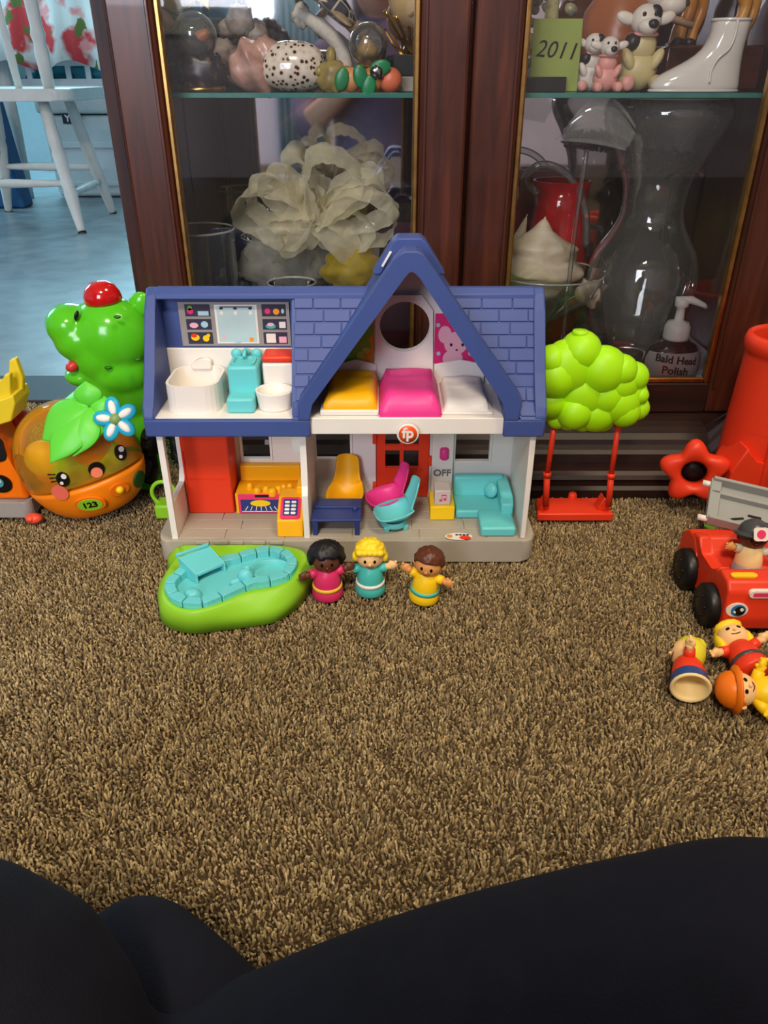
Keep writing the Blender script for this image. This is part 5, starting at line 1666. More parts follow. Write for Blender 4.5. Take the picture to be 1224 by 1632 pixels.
for k, (px, py, w, tw_) in enumerate(loops):
    rk_ = random.Random(k * 13 + 5)
    yy = 1.125 + rk_.uniform(-.030, .022)
    tip = P(502 + (px - 502) * .98, 352 + (py - 352) * .80, yy); c = BC + Vector((rk_.uniform(-.012, .012), .010 * math.sin(k), rk_.uniform(-.008, .010))); d = tip - c; perp = Vector((-d.z, rk_.uniform(-.5, .5) * d.length, d.x)).normalized(); L = d.length
    wd = min(.040, L * rk_.uniform(.24, .40))
    pts = [c, c + d * .40 + perp * wd * rk_.uniform(.6, 1.1), c + d * .86 + perp * wd * rk_.uniform(.5, .9), tip + perp * wd * rk_.uniform(-.3, .3), c + d * .84 - perp * wd * rk_.uniform(.5, .9), c + d * .36 - perp * wd * rk_.uniform(.4, 1.0), c]
    pts = [q + Vector((0, .012 * math.sin(i * 1.1 + k), 0)) for i, q in enumerate(pts)]
    b = MB(); ribbon(b, pts, w * .68, (math.sin(tw_) * .8, .9, math.cos(tw_) * .7)); part('ribbon_loop', b, org, bow)
b = MB()
for (a, c_) in (((500, 352), (440, 420)), ((500, 352), (570, 412))):
    ribbon(b, [P(*a, 1.125), P((a[0] + c_[0]) / 2 + 6, (a[1] + c_[1]) / 2, 1.105), P(*c_, 1.115)], .05, (.8, .6, .2))
part('ribbon_tail', b, org, bow)
b = MB(); b.ball(BC, (.016, .014, .018), 16, 10); part('knot', b, org, bow)
def crumple(c, r, seed, mtl, name, label, cat):
    b = MB(); rings, seg = 22, 34; vv = []
    for i in range(rings + 1):
        a = PI * i / rings
        for k in range(seg):
            t = 2 * PI * k / seg; d = Vector((math.sin(a) * math.cos(t), math.sin(a) * math.sin(t), math.cos(a)))
            q = 1 + .30 * noise.noise(d * 2.2 + Vector((seed, 0, 0))) + .16 * noise.noise(d * 6 + Vector((0, seed, 0)))
            vv.append(Vector(c) + Vector((d.x * r[0], d.y * r[1], d.z * r[2])) * q)
    ff = [(i * seg + k, i * seg + (k + 1) % seg, (i + 1) * seg + (k + 1) % seg, (i + 1) * seg + k) for i in range(rings) for k in range(seg)]
    b.poly(vv, ff, smooth=True); return single(name, b, mtl, label, cat)
crumple(P(560, 428, 1.13), (.042, .030, .032), 3.0, yel, 'yellow_tulle', 'crumpled yellow tulle beside the small glass bowl', 'tulle')
crumple(P(455, 420, 1.155), (.060, .022, .050), 8.0, net, 'white_netting', 'white netting bunched under the ribbon bow', 'netting')

# --- lower right
vz = thing('hurricane_vase', 'tall hourglass shaped clear glass vase with dried petals', 'vase', (bx(1025, 1.15, .25), 1.15, ZFL))
vx = bx(1025, 1.15, .25)
hp = [(0, .001), (.040, .001), (.048, .010), (.066, .050), (.0790, .100), (.0800, .125), (.0720, .155), (.0530, .185), (.0440, .205), (.0430, .225), (.0470, .250), (.0640, .290), (.0800, .318), (.0840, .338), (.0760, .353)]
hs = [(max(q.x, 0), q.y) for q in catmull([Vector((r, z, 0)) for r, z in hp], 4)]
b = MB(); b.lathe(hs, 48, Matrix.Translation((vx, 1.15, ZFL))); part('glass_wall', b, clear2, vz)
b = MB(); b.tube([(vx + .0760 * math.cos(2 * PI * k / 48), 1.15 + .0760 * math.sin(2 * PI * k / 48), ZFL + .353) for k in range(48)], .0014, 8, close=True); part('rim', b, rim_m, vz)
b = MB(); random.seed(8); pot = mat('dried_petals', (74, 52, 40), rough=.9, var=.5, vscale=120)
for k in range(260):
    a = random.uniform(0, 2 * PI); rr = .056 * math.sqrt(random.random()); b.ball((vx + rr * math.cos(a), 1.15 + rr * math.sin(a), ZFL + .262 + random.uniform(0, .026)), (random.uniform(.004, .008), random.uniform(.004, .007), .002), 6, 4, Euler((random.random(), random.random(), random.random() * 3)))
o = part('dried_petals', b, pot, vz, 'dark dried petals'); o['kind'] = 'stuff'
# coupe with shells
shell_m = ramp_mat('conch_shell', [(.3, (206, 178, 140)), (.55, (232, 214, 186)), (.8, (244, 232, 214))], scale=(26, 26, 60), rough=.4, detail=4, dist=.6)
cxp = bx(868, 1.135, .22)
cp = thing('glass_coupe', 'wide clear glass bowl holding a large conch shell', 'bowl', (cxp, 1.135, ZFL))
b = MB(); b.lathe([(0, .000), (.040, .000), (.038, .004), (.008, .010), (.006, .050), (.014, .062), (.050, .082), (.074, .105), (.082, .132)], 44, Matrix.Translation((cxp, 1.135, ZFL))); part('glass_wall', b, clear2, cp)
b = MB(); b.tube([(cxp + .082 * math.cos(2 * PI * k / 44), 1.135 + .082 * math.sin(2 * PI * k / 44), ZFL + .132) for k in range(44)], .0013, 8, close=True); part('rim', b, rim_m, cp)
def spiral_shell(mtx, L, R, turns=3.2, spikes=7):
    """a turned whorl with a spire, ribs and a flared lip"""
    b = MB(); N, seg = 60, 20; vv = []
    for i in range(N + 1):
        t = i / N
        env = math.sin(PI * min(1, t * 1.02) ** .8) ** .9
        rr = R * (env * (1 - .25 * t) + .02)
        step = 1 + .13 * math.sin(t * turns * 2 * PI)
        for k in range(seg):
            a = 2 * PI * k / seg
            sp = 1 + (.22 * max(0, math.cos(spikes * a * .5 + t * 9)) ** 6 if .35 < t < .75 else 0) + (.45 * max(0, math.cos(a - .6)) ** 3 * math.sin(PI * t) if t < .85 else 0)
            vv.append((rr * step * sp * math.cos(a), rr * step * sp * math.sin(a) * .8, L * t))
    ff = [(i * seg + k, i * seg + (k + 1) % seg, (i + 1) * seg + (k + 1) % seg, (i + 1) * seg + k) for i in range(N) for k in range(seg)]
    ff += [tuple(range(seg))[::-1], tuple(range(N * seg, N * seg + seg))]
    b.poly(vv, ff, mtx, smooth=True); return b
q = P(852, 462, 1.125); single('conch_shell', spiral_shell(Matrix.Translation((q.x - .006, 1.130, ZFL + .088)) @ Matrix.Rotation(.10, 4, 'Y'), .120, .056), shell_m, 'large cream conch shell standing in the glass bowl', 'shell')
q = P(915, 470, 1.125); single('small_shell', spiral_shell(Matrix.Translation((q.x, 1.120, ZFL + .098)) @ Matrix.Rotation(1.2, 4, 'Y'), .050, .020), shell_m, 'small shell lying beside the large conch', 'shell')
q = P(815, 345, 1.2); single('tan_shell', spiral_shell(Matrix.Translation((q.x - .020, 1.235, ZFL + .001)) @ Matrix.Rotation(.25, 4, 'Y'), .200, .030), shell_m, 'tan shell standing behind the conch at the door edge', 'shell')
# red glass pitcher behind
rx_ = bx(890, 1.255, .3); rp_ = thing('red_pitcher', 'red glass pitcher with clear handle behind the shell bowl', 'pitcher', (rx_, 1.255, ZFL))
redg = mat('red_glass', (176, 26, 34), rough=.12, var=.35, vscale=40, coat=.5)
b = MB(); b.lathe([(0, 0), (.040, 0), (.052, .04), (.054, .10), (.044, .16), (.038, .20), (.044, .240), (.041, .240), (.035, .20), (.040, .16)], 30, Matrix.Translation((rx_, 1.255, ZFL))); part('pitcher_body', b, redg, rp_)
b = MB(); b.tube(catmull([(rx_ - .040, 1.235, ZFL + .225), (rx_ - .062, 1.225, ZFL + .245), (rx_ - .040, 1.22, ZFL + .265), (rx_ + .000, 1.22, ZFL + .250), (rx_ + .030, 1.22, ZFL + .205), (rx_ + .04, 1.225, ZFL + .15)], 6), .006, 10); part('handle', b, clear2, rp_)
# leaf shaped dish leaning on the vase
ld = MB(); N = 24; vv = []; ff = []
for i in range(N + 1):
    t = i / N; q = P(892 + 112 * t, 214 - 30 * math.sin(t * 2.6) + 22 * t * t, 1.065)
    w = .026 * math.sin(PI * (t * .82 + .04)) ** .8
    for u in range(9):
        v = -1 + u / 4; rip = .0034 * (1 if u % 2 else -1)
        vv.append(q + Vector((.006 * v, -.012 * (1 - v * v) + .03 * v * .2, w * v)) + Vector((0, rip, 0)))
for i in range(N):
    for u in range(8): a = i * 9 + u; ff.append((a, a + 1, a + 10, a + 9))
ld.poly(vv, ff, smooth=True)
lt = thing('glass_leaf_dish', 'ribbed clear glass leaf dish on a stem in front of the vase', 'dish', (bx(945, 1.065, .4), 1.065, ZFL))
part('leaf_bowl', ld, glass('pressed_glass', tint=(.88, .9, .88), refl=.95, rough=.05, body=.15, bodycol=(.85, .85, .8), fmul=2.5, edge=.5), lt)
q = P(935, 240, 1.070); b = MB(); b.tube(catmull([(q.x, 1.07, q.z), (q.x - .004, 1.066, q.z - .12), (q.x - .002, 1.064, ZFL + .004)], 5), .0032, 8); b.lathe([(0, 0), (.024, 0), (.022, .003), (.004, .007), (0, .007)], 24, Matrix.Translation((q.x - .002, 1.064, ZFL))); part('stem', b, clear, lt)
# soap pump
sxp = bx(1071, 1.052, .15); sp_ = thing('soap_pump', 'dark bottle with white pump and lettering on its label', 'soap bottle', (sxp, 1.052, ZFL))
SPM = Matrix.Translation((sxp, 1.052, ZFL)) @ Matrix.Scale(1.09, 4)
dark_liq = mat('dark_purple_liquid', (46, 30, 44), rough=.12, var=.2, coat=.6)
b = MB(); b.lathe([(0, 0), (.030, 0), (.034, .005), (.0365, .020), (.0350, .034), (.028, .046), (.018, .053), (.0125, .056), (0, .056)], 34, SPM, sy=.55); bot = part('bottle', b, dark_liq, sp_, 'dark glossy bottle')
b = MB(); lab = mat('paper_label', (176, 164, 160), rough=.6, var=.05); N = 20; vv = []
rows_ = [(.006, .0345), (.020, .0368), (.033, .0355), (.040, .0318)]
for z, r in rows_:
    for i in range(N + 1):
        a = PI + PI * (.06 + .88 * i / N); vv.append((r * 1.012 * math.cos(a), r * .56 * 1.012 * math.sin(a) - .0005, z))
b.poly(vv, [(j * (N + 1) + i, j * (N + 1) + i + 1, (j + 1) * (N + 1) + i + 1, (j + 1) * (N + 1) + i) for j in range(3) for i in range(N)], SPM, smooth=True)
lo_ = part('label', b, lab, bot, 'grey paper label')
b = MB(); b.m(pl_black)
def wrap_text(t, z, size):
    for v in text_into(b, t, size, Matrix(), .0003, bold=.00035):
        x_, y_, d_ = v.co; a = 1.5 * PI + x_ / .0345; rr = .0352 + .0018 - abs(z + y_ - .02) * .06
        v.co = SPM @ Vector((rr * math.cos(a), rr * .56 * math.sin(a) - .0008 - d_, z + y_ + x_ * -.10))
wrap_text('Bald Head', .0315, .0135); wrap_text('Polish', .0175, .0140)
part('lettering', b, None, lo_, 'black lettering reading Bald Head Polish')
b = MB(); b.lathe([(0, .054), (.0155, .054), (.0165, .057), (.0160, .070), (.0130, .076), (.0060, .078), (.0052, .094), (.0085, .096), (.0085, .104), (.005, .106), (0, .106)], 26, SPM)
b.tube([SPM @ Vector(v) for v in ((-.008, 0, .102), (.010, -.002, .104), (.026, -.004, .098), (.030, -.004, .095))], [.0062, .0055, .0036, .0030], 10)
part('pump', b, pl_white, sp_, 'white plastic pump')

# --- upper shelf, left door
def at_shelf(px, Y): return Vector((bx(px, Y, ZT), Y, ZT))
def sc(px, Y): return rpx(px, Y, ZT)
rock = ramp_mat('dark_rock_gold', [(.35, (26, 22, 28)), (.6, (44, 38, 48)), (.72, (120, 96, 40)), (.8, (30, 26, 32))], scale=(140, 140, 140), rough=.35, detail=3)
def lumpy(b, c, r, seed, amp=.25, fr=2.5, seg=22, rings=14):
    vv = []
    for i in range(rings + 1):
        a = PI * i / rings
        for k in range(seg):
            t = 2 * PI * k / seg; d = Vector((math.sin(a) * math.cos(t), math.sin(a) * math.sin(t), math.cos(a))); q = 1 + amp * noise.noise(d * fr + Vector((seed, seed, 0)))
            vv.append(Vector(c) + Vector((d.x * r[0], d.y * r[1], d.z * r[2])) * q)
    b.poly(vv, [(i * seg + k, i * seg + (k + 1) % seg, (i + 1) * seg + (k + 1) % seg, (i + 1) * seg + k) for i in range(rings) for k in range(seg)], smooth=True)
# reef ornament
p = at_shelf(283, 1.16); rf_ = thing('reef_ornament', 'dark coral reef ornament with yellow and orange fish', 'ornament', p)
b = MB(); lumpy(b, p + Vector((-.002, 0, .040)), (.026, .020, .042), 1, .35); lumpy(b, p + Vector((-.008, .008, .085)), (.020, .016, .040), 4, .4); part('rock', b, rock, rf_)
b = MB(); b.prism([(p.x - .010, ZT + .02), (p.x + .040, ZT + .04), (p.x + .034, ZT + .150), (p.x - .012, ZT + .150)], 'y', 1.182, 1.187, .001, 1); part('backdrop', b, mat('teal_resin', (24, 104, 112), rough=.3, var=.3, vscale=30), rf_)
b = MB(); q = p + Vector((.014, -.014, .103)); b.ball(q, (.026, .010, .016), 18, 10); b.poly([q + Vector(v) for v in ((.02, 0, 0), (.04, .002, .014), (.04, .002, -.014), (.02, .004, 0))], [(0, 1, 2), (3, 2, 1)]); part('yellow_fish', b, mat('fish_yellow', (232, 196, 30), .35), rf_)
b = MB(); q = p + Vector((-.006, -.024, .078)); b.ball(q, (.018, .009, .012), 16, 10, Euler((0, .4, 0))); b.tube([q + Vector((.014, -.004, -.008)), q + Vector((.026, -.004, -.006))], .0015, 6); part('orange_fish', b, mat('fish_orange', (206, 122, 80), .35), rf_)
# globe
p = at_shelf(322, 1.085); gl_ = thing('fish_globe', 'clear globe with a dark gold speckled base', 'globe', p)
b = MB(); lumpy(b, p + Vector((.002, 0, .021)), (.030, .022, .024), 6, .3, 3.5); part('globe_base', b, rock, gl_)
b = MB(); b.ball(p + Vector((-.002, 0, .058)), .0265, 28, 18); part('globe_glass', b, clear2, gl_)
b = MB(); b.ball(p + Vector((.006, 0, .058)), (.014, .007, .007), 14, 8, Euler((0, -.4, 0))); part('fish', b, mat('fish_copper', (196, 104, 60), .3), gl_)
b = MB(); lumpy(b, p + Vector((-.006, .004, .050)), (.018, .016, .014), 9, .3); part('globe_bed', b, rock, gl_)
b = MB(); b.lathe([(0, 0), (.0285, 0), (.030, .003), (.028, .006), (0, .006)], 26, Matrix.Translation(p)); part('gold_ring', b, brass, gl_)
# shells
pinkshell = ramp_mat('pink_shell', [(.3, (150, 108, 92)), (.55, (196, 150, 136)), (.75, (214, 178, 168))], scale=(30, 60, 60), rough=.25, detail=4)
p = at_shelf(405, 1.09); single('pink_conch', spiral_shell(Matrix.Translation(p + Vector((-.028, 0, .016))) @ Matrix.Rotation(1.15, 4, 'Y'), .085, .030), pinkshell, 'pinkish brown conch shell lying left of the spotted shell', 'shell')
spot = ramp_mat('spotted_shell', [(.0, (64, 40, 26)), (.30, (70, 44, 30)), (.34, (214, 196, 178)), (.8, (232, 220, 206))], 'VORONOI', (150, 150, 150), rough=.12, coat=.6)
p = at_shelf(470, 1.085); b = MB(); N, seg = 30, 28; vv = []
for i in range(N + 1):
    t = i / N; e = math.sin(PI * t) ** .55
    for k in range(seg):
        a = 2 * PI * k / seg; cz_ = math.sin(a); vv.append((p.x + .0375 * -math.cos(PI * t), p.y + .024 * e * math.cos(a), p.z + .0225 + (.032 if cz_ > 0 else .0215) * e * cz_))
b.poly(vv, [(i * seg + k, i * seg + (k + 1) % seg, (i + 1) * seg + (k + 1) % seg, (i + 1) * seg + k) for i in range(N) for k in range(seg)], smooth=True)
single('spotted_cowrie', b, spot, 'glossy white cowrie shell with brown spots', 'shell')
p = at_shelf(398, 1.19); b = MB(); random.seed(12)
for k in range(12):
    lumpy(b, p + Vector((random.uniform(-.03, .035), random.uniform(-.01, .01), random.uniform(.02, .10))), (random.uniform(.010, .018),) * 3, k, .5, 3, 12, 8)
lumpy(b, p + Vector((0, 0, .02)), (.03, .018, .022), 3, .3)
single('coral_cluster', b, ramp_mat('coral_mix', [(.3, (58, 44, 42)), (.5, (150, 132, 126)), (.7, (186, 174, 168))], scale=(50, 50, 50), rough=.6), 'rough brown and white coral cluster behind the shells', 'coral')
# turtle on white coral
p = at_shelf(520, 1.15); tu = thing('sea_turtle', 'sea turtle ornament with dark veined shell on white coral arm', 'ornament', p)
b = MB(); arc = [p + Vector(v) for v in ((.022, 0, .000), (.026, 0, .022), (.020, 0, .046), (.002, -.004, .066), (-.022, -.004, .080), (-.036, -.004, .086))]; b.tube(catmull(arc, 5), [.010] * 10 + [.0095] * 8 + [.008] * 8, 12); lumpy(b, p + Vector((-.028, 0, .082)), (.012, .010, .014), 2, .3); b.lathe([(0, 0), (.022, 0), (.018, .006), (0, .008)], 20, Matrix.Translation(p + Vector((.018, 0, 0)))); part('coral_arm', b, mat('white_coral', (206, 198, 188), rough=.8, bump=.5, bscale=300), tu)
tshell = ramp_mat('turtle_shell', [(.0, (206, 198, 180)), (.05, (190, 180, 160)), (.09, (40, 42, 58)), (.5, (34, 36, 52))], 'EDGE', (60, 60, 60), rough=.15, coat=.6)
tm = Matrix.Translation(p + Vector((.004, -.012, .096))) @ Matrix.Rotation(.55, 4, 'Y')
b = MB(); b.lathe([(0, .018), (.40 * .038, .016), (.75 * .038, .010), (.038, 0), (.033, -.005), (0, -.007)], 26, tm, sx=1.15, sy=.8); part('shell', b, tshell, tu)
b = MB(); tsk = mat('turtle_skin', (150, 128, 96), rough=.4, var=.4, vscale=80)
b.ball(tm @ Vector((.050, 0, -.003)), (.013, .010, .009), 14, 8)
for v, e in (((.024, -.026, -.004), -.7), ((.024, .026, -.004), .7), ((-.03, -.022, -.004), -2.3), ((-.03, .022, -.004), 2.3)): b.ball(tm @ Vector(v), (.022, .008, .0035), 14, 8, Euler((0, .55, e)))
part('flippers', b, tsk, tu)
# yellow starfish figure
p = at_shelf(532, 1.07); b = MB(); lumpy(b, p + Vector((0, 0, .016)), (.019, .012, .018), 7, .25); b.ball(p + Vector((-.002, 0, .038)), (.006, .006, .010), 12, 8)
for sx in (-1, 1): b.ball(p + Vector((sx * .016, 0, .022)), (.009, .006, .006), 10, 8)
single('olive_figurine', b, mat('olive_resin', (150, 132, 74), rough=.35, var=.3, vscale=60), 'small olive yellow figurine between cowrie and globe', 'figurine')
# small snow globe with fruit base
p = at_shelf(588, 1.07); sg_ = thing('snow_globe', 'small clear globe on a base of peaches and green leaves', 'globe', p)
b = MB(); b.ball(p + Vector((0, .002, .050)), .0230, 26, 16); part('globe_glass', b, clear2, sg_)
b = MB(); lumpy(b, p + Vector((-.002, .002, .040)), (.013, .012, .016), 5, .35); part('globe_figure', b, mat('gold_resin', (170, 126, 50), rough=.3, var=.4, vscale=80), sg_)
for dx, c_ in ((-.022, (216, 150, 96)), (.004, (206, 140, 80)), (.026, (226, 118, 84))):
    b = MB(); b.ball(p + Vector((dx, -.004, .013)), (.0145, .013, .0135), 18, 12); part('peach', b, mat('peach_%d' % int(dx * 1000), c_, .35, var=.15, vscale=40), sg_)
grn = mat('leaf_enamel', (20, 128, 78), .3, var=.2)
for dx, dz, rz_ in ((-.032, .014, .3), (-.010, .017, -.2), (.014, .026, 1.4), (.000, .006, .2)):
    b = MB(); b.ball(p + Vector((dx, -.018, dz)), (.0085, .002, .0125), 14, 8, Euler((0, rz_, 0))); part('leaf', b, grn, sg_)
b = MB(); lumpy(b, p + Vector((.010, -.018, .021)), (.008, .004, .008), 3, .3); part('silver_mount', b, mat('silver', (180, 176, 170), .2, metal=1), sg_)
# baseball on a gold stand
p = at_shelf(652, 1.10); bb = thing('baseball_stand', 'worn baseball on a gold stand with black base', 'baseball', p)
b = MB(); b.box(p.x - .022, p.x + .022, 1.086, 1.130, ZT, ZT + .0165, .001); part('plinth', b, mat('grey_marble', (150, 144, 136), .3, var=.15, vscale=40), bb)
b = MB(); b.box(p.x - .020, p.x + .020, 1.088, 1.128, ZT + .0167, ZT + .0400, .001); part('block', b, pl_black, bb)
b = MB()
for k in range(5):
    a = -.9 + k * .45; b.tube(catmull([(p.x + .004, 1.105, ZT + .040), (p.x + .010 * math.sin(a), 1.10, ZT + .054), (p.x + .020 * math.sin(a), 1.095, ZT + .062), (p.x + .036 * math.sin(a) - .002, 1.09, ZT + .074 + .014 * abs(math.sin(a)))], 4), .0022, 8)
part('gold_stand', b, mat('gold', (214, 170, 70), .2, metal=1.0), bb)
b = MB(); b.ball(p + Vector((.010, .004, .101)), .037, 30, 20); bl = part('ball', b, mat('leather', (196, 166, 118), .6, var=.15, vscale=40, bump=.2), bb)
b = MB()
for k in range(18):
    a = -1.2 + k * .14; c = p + Vector((.010, .004, .101)); q = c + Vector((-.020 + .016 * math.cos(a * 1.4), -.0290, .034 * math.sin(a) )).normalized() * 0 + (Vector((-.35 + .35 * math.cos(a * 1.3), -.85, .75 * math.sin(a))).normalized() * .0372)
    b.ball(q, (.0026, .0012, .0010), 6, 4, Euler((0, .5, 0)))
part('stitching', b, mat('thread_brown', (130, 82, 70), .7), bl)

# --- upper shelf, right door
p = at_shelf(882, 1.10); fr_ = thing('green_card', 'green card with handwritten year leaning at the door edge', 'card', p)
cm_ = Matrix.Translation(p + Vector((0, .004, 0))) @ Matrix.Rotation(-.10, 4, 'X')
b = MB(); b.box(-.030, .030, -.001, .001, .0, .078, .0004, 1, cm_); part('card', b, mat('green_paper', (142, 158, 74), .6, var=.08), fr_)
b = MB(); text_into(b, '2011', .026, cm_ @ Matrix.Translation((0, -.0013, .044)) @ Matrix.Rotation(PI / 2, 4, 'X') @ Matrix.Rotation(-.08, 4, 'Z'), .0002, shear=.25); part('lettering', b, pl_eye, fr_, 'black handwriting reading 2011')
b = MB(); b.box(p.x - .044, p.x + .012, 1.085, 1.096, ZT, ZT + .016, .001); part('stand', b, pl_black, fr_)
p = at_shelf(868, 1.19); b = MB(); random.seed(4)
for k in range(26): b.ball(p + Vector((random.uniform(-.026, .030), random.uniform(-.01, .01), random.uniform(.03, .13))), (random.uniform(.005, .012), .006, random.uniform(.004, .010)), 8, 6, Euler((0, random.random() * 3, 0)))
b.lathe([(0, 0), (.022, 0), (.018, .03), (.010, .04), (.008, .13), (0, .13)], 18, Matrix.Translation(p))
single('painted_vase', b, ramp_mat('painted_porcelain', [(.35, (66, 70, 90)), (.5, (150, 146, 120)), (.62, (190, 180, 130)), (.75, (96, 110, 70))], scale=(55, 55, 55), rough=.3), 'blotchy painted porcelain ornament behind the green card', 'ornament')
cow_w = mat('cow_white', (222, 212, 202), .4, var=.05); cow_b = mat('cow_black', (40, 36, 40), .4); cow_p = mat('cow_pink', (226, 160, 150), .4); tan_ = mat('tan_ceramic', (158, 92, 56), .3, var=.15, vscale=30)
# big brown jug figure
p = at_shelf(985, 1.20); bj = thing('brown_cow_jug', 'large round brown jug with a white cow head', 'jug', p)
b = MB(); b.lathe([(0, 0), (.030, 0), (.044, .020), (.052, .055), (.046, .090), (.030, .112), (.024, .13), (0, .13)], 32, Matrix.Translation(p + Vector((-.010, 0, 0)))); part('jug_body', b, tan_, bj)
b = MB(); b.ball(p + Vector((.034, -.030, .112)), (.024, .020, .026), 18, 12); b.ball(p + Vector((.044, -.040, .094)), (.018, .014, .012), 16, 10); part('cow_head', b, cow_w, bj)
b = MB(); b.ball(p + Vector((.036, -.049, .112)), (.004, .003, .005), 8, 6); b.ball(p + Vector((.060, -.048, .096)), (.003, .003, .004), 8, 6); part('cow_eye', b, cow_b, bj)
b = MB(); b.tube([p + Vector((.010, -.052, .088)), p + Vector((.070, -.052, .072))], [.005, .004], 10); part('horn', b, mat('horn', (176, 140, 110), .4), bj)
def sitting_cow(px, Y, s, label, body=cow_w, spots=True, face=None):
    p = at_shelf(px, Y); r = thing('cow_figurine', label, 'figurine', p, 'cow figurines on the glass shelf')
    V = lambda x, y, z: p + Vector((x, y, z)) * s
    b = MB(); b.ball(V(0, .002, .020), (.021 * s, .018 * s, .020 * s), 18, 12); b.ball(V(0, 0, .042), (.016 * s, .014 * s, .016 * s), 16, 10)
    for sx in (-1, 1): b.ball(V(sx * .017, -.016, .008), (.008 * s, .014 * s, .008 * s), 12, 8); b.ball(V(sx * .015, -.010, .030), (.006 * s, .007 * s, .012 * s), 12, 8, Euler((0, sx * .5, 0)))
    part('body', b, body, r)
    b = MB(); b.ball(V(0, -.004, .066), (.016 * s, .014 * s, .015 * s), 18, 12); b.ball(V(0, -.015, .060), (.011 * s, .009 * s, .008 * s), 14, 8); hd = part('head', b, cow_w, r)
    b = MB()
    for sx in (-1, 1): b.ball(V(sx * .021, -.002, .068), (.011 * s, .004 * s, .006 * s), 12, 8, Euler((0, sx * -.3, 0)))
    part('ears', b, cow_w, hd)
    b = MB(); b.ball(V(.003, -.0225, .062), (.006 * s, .004 * s, .0045 * s), 10, 6); b.ball(V(-.006, -.0165, .071), .0022 * s, 8, 6); b.ball(V(.006, -.0165, .071), .0022 * s, 8, 6)
    if spots: b.ball(V(.007, -.009, .072), (.008 * s, .007 * s, .008 * s), 10, 8); b.ball(V(-.012, -.006, .046), (.009 * s, .010 * s, .009 * s), 10, 8)
    part('markings', b, cow_b, hd)
    b = MB(); b.tube([V(.014 * math.cos(a), .014 * math.sin(a) - .001, .053) for a in [2 * PI * k / 16 for k in range(16)]], .0020 * s, 6, close=True); part('collar', b, cow_p, r)
    for sx in (-1, 1):
        b = MB(); b.ball(V(sx * .017, -.028, .008), (.0075 * s, .004 * s, .0075 * s), 10, 6); part('hoof', b, cow_p, r)
    return r
sitting_cow(1012, 1.115, 1.15, 'white cow figurine with black eye patch, largest of the sitting cows', mat('cow_yellow', (206, 190, 140), .4))
sitting_cow(962, 1.075, .72, 'small white and pink cow figurine sitting at the shelf edge', cow_p, False)
sitting_cow(938, 1.125, .78, 'small black spotted cow figurine behind the pink one', cow_w, True)
# box with camel on top
p = at_shelf(1112, 1.225); b = MB(); b.box(p.x - .062, p.x + .068, 1.19, 1.26, ZT, ZT + .052, .003); single('wooden_box', b, ramp_mat('box_wood', [(.3, (44, 18, 10)), (.6, (84, 36, 20))], scale=(12, 60, 60), rough=.25, coat=.4), 'glossy brown wooden box under the carved camel', 'box')
cz0 = ZT + .0522
cam_ = thing('carved_camel', 'carved orange wooden camel standing on the brown box', 'figurine', (p.x, 1.222, cz0))
cmat = ramp_mat('carved_wood', [(.3, (160, 96, 30)), (.6, (206, 140, 54)), (.8, (224, 164, 80))], scale=(40, 40, 12), rough=.35)
cq = lambda x, y, z: Vector((p.x + x, 1.222 + y, cz0 + z))
b = MB(); b.ball(cq(.005, 0, .105), (.060, .022, .026), 20, 12); b.ball(cq(.0, 0, .132), (.022, .016, .022), 16, 10); b.tube(catmull([cq(-.045, 0, .105), cq(-.072, 0, .110), cq(-.082, 0, .140), cq(-.080, 0, .165)], 4), .010, 10); b.ball(cq(-.092, 0, .168), (.018, .009, .010), 14, 8); part('camel_body', b, cmat, cam_)
for x, y in ((-.042, -.013), (-.018, .013), (.030, -.013), (.052, .013)):
    b = MB(); b.tube(catmull([cq(x, y, .10), cq(x - .002, y, .070), cq(x + .008, y, .045), cq(x + .002, y, .020), cq(x, y, .002)], 4), [.012] * 4 + [.010] * 4 + [.0078] * 4 + [.0066] * 4 + [.0075], 10); lg = part('leg', b, cmat, cam_)
    b = MB(); b.lathe([(0, 0), (.010, 0), (.009, .006), (.006, .009), (0, .009)], 14, Matrix.Translation(cq(x - .002, y, 0))); part('hoof', b, cow_b, lg)
# white boot
p = at_shelf(1110, 1.075); boot = thing('white_boot', 'white ceramic ankle boot on the glass shelf', 'boot', p)
bm_ = mat('white_ceramic', (226, 220, 212), rough=.14, var=.02, coat=.6)
secs = []   # along the boot: rings in (x) from toe to heel merged with shaft, built as stacked horizontal slices
sl = [(.000, -.056, .048, .0195), (.004, -.0585, .0495, .0205), (.010, -.0575, .0490, .0205), (.018, -.0500, .0480, .0195), (.026, -.0330, .0470, .0180), (.034, -.0160, .0465, .0175), (.044, -.0020, .0460, .0175), (.056, .0040, .0465, .0180), (.068, .0045, .0480, .0190), (.074, .0045, .0485, .0195)]
b = MB(); seg = 32; vv = []
for z, xa, xb, w in sl:
    cx_, hx_ = (xa + xb) / 2, (xb - xa) / 2
    for k in range(seg):
        a = 2 * PI * k / seg; ca, sa = math.cos(a), math.sin(a)
        vv.append((p.x + cx_ + hx_ * math.copysign(abs(ca) ** .85, ca), p.y + w * math.copysign(abs(sa) ** .85, sa), p.z + z))
n = len(sl); ff = [(i * seg + k, i * seg + (k + 1) % seg, (i + 1) * seg + (k + 1) % seg, (i + 1) * seg + k) for i in range(n - 1) for k in range(seg)]
ff += [tuple(range(seg))[::-1]]
b.poly(vv, ff, smooth=True); o = part('boot_body', b, bm_, boot); s_ = o.modifiers.new('thick', 'SOLIDIFY'); s_.thickness = .0025; s2 = o.modifiers.new('sub', 'SUBSURF'); s2.levels = 1; s2.render_levels = 1
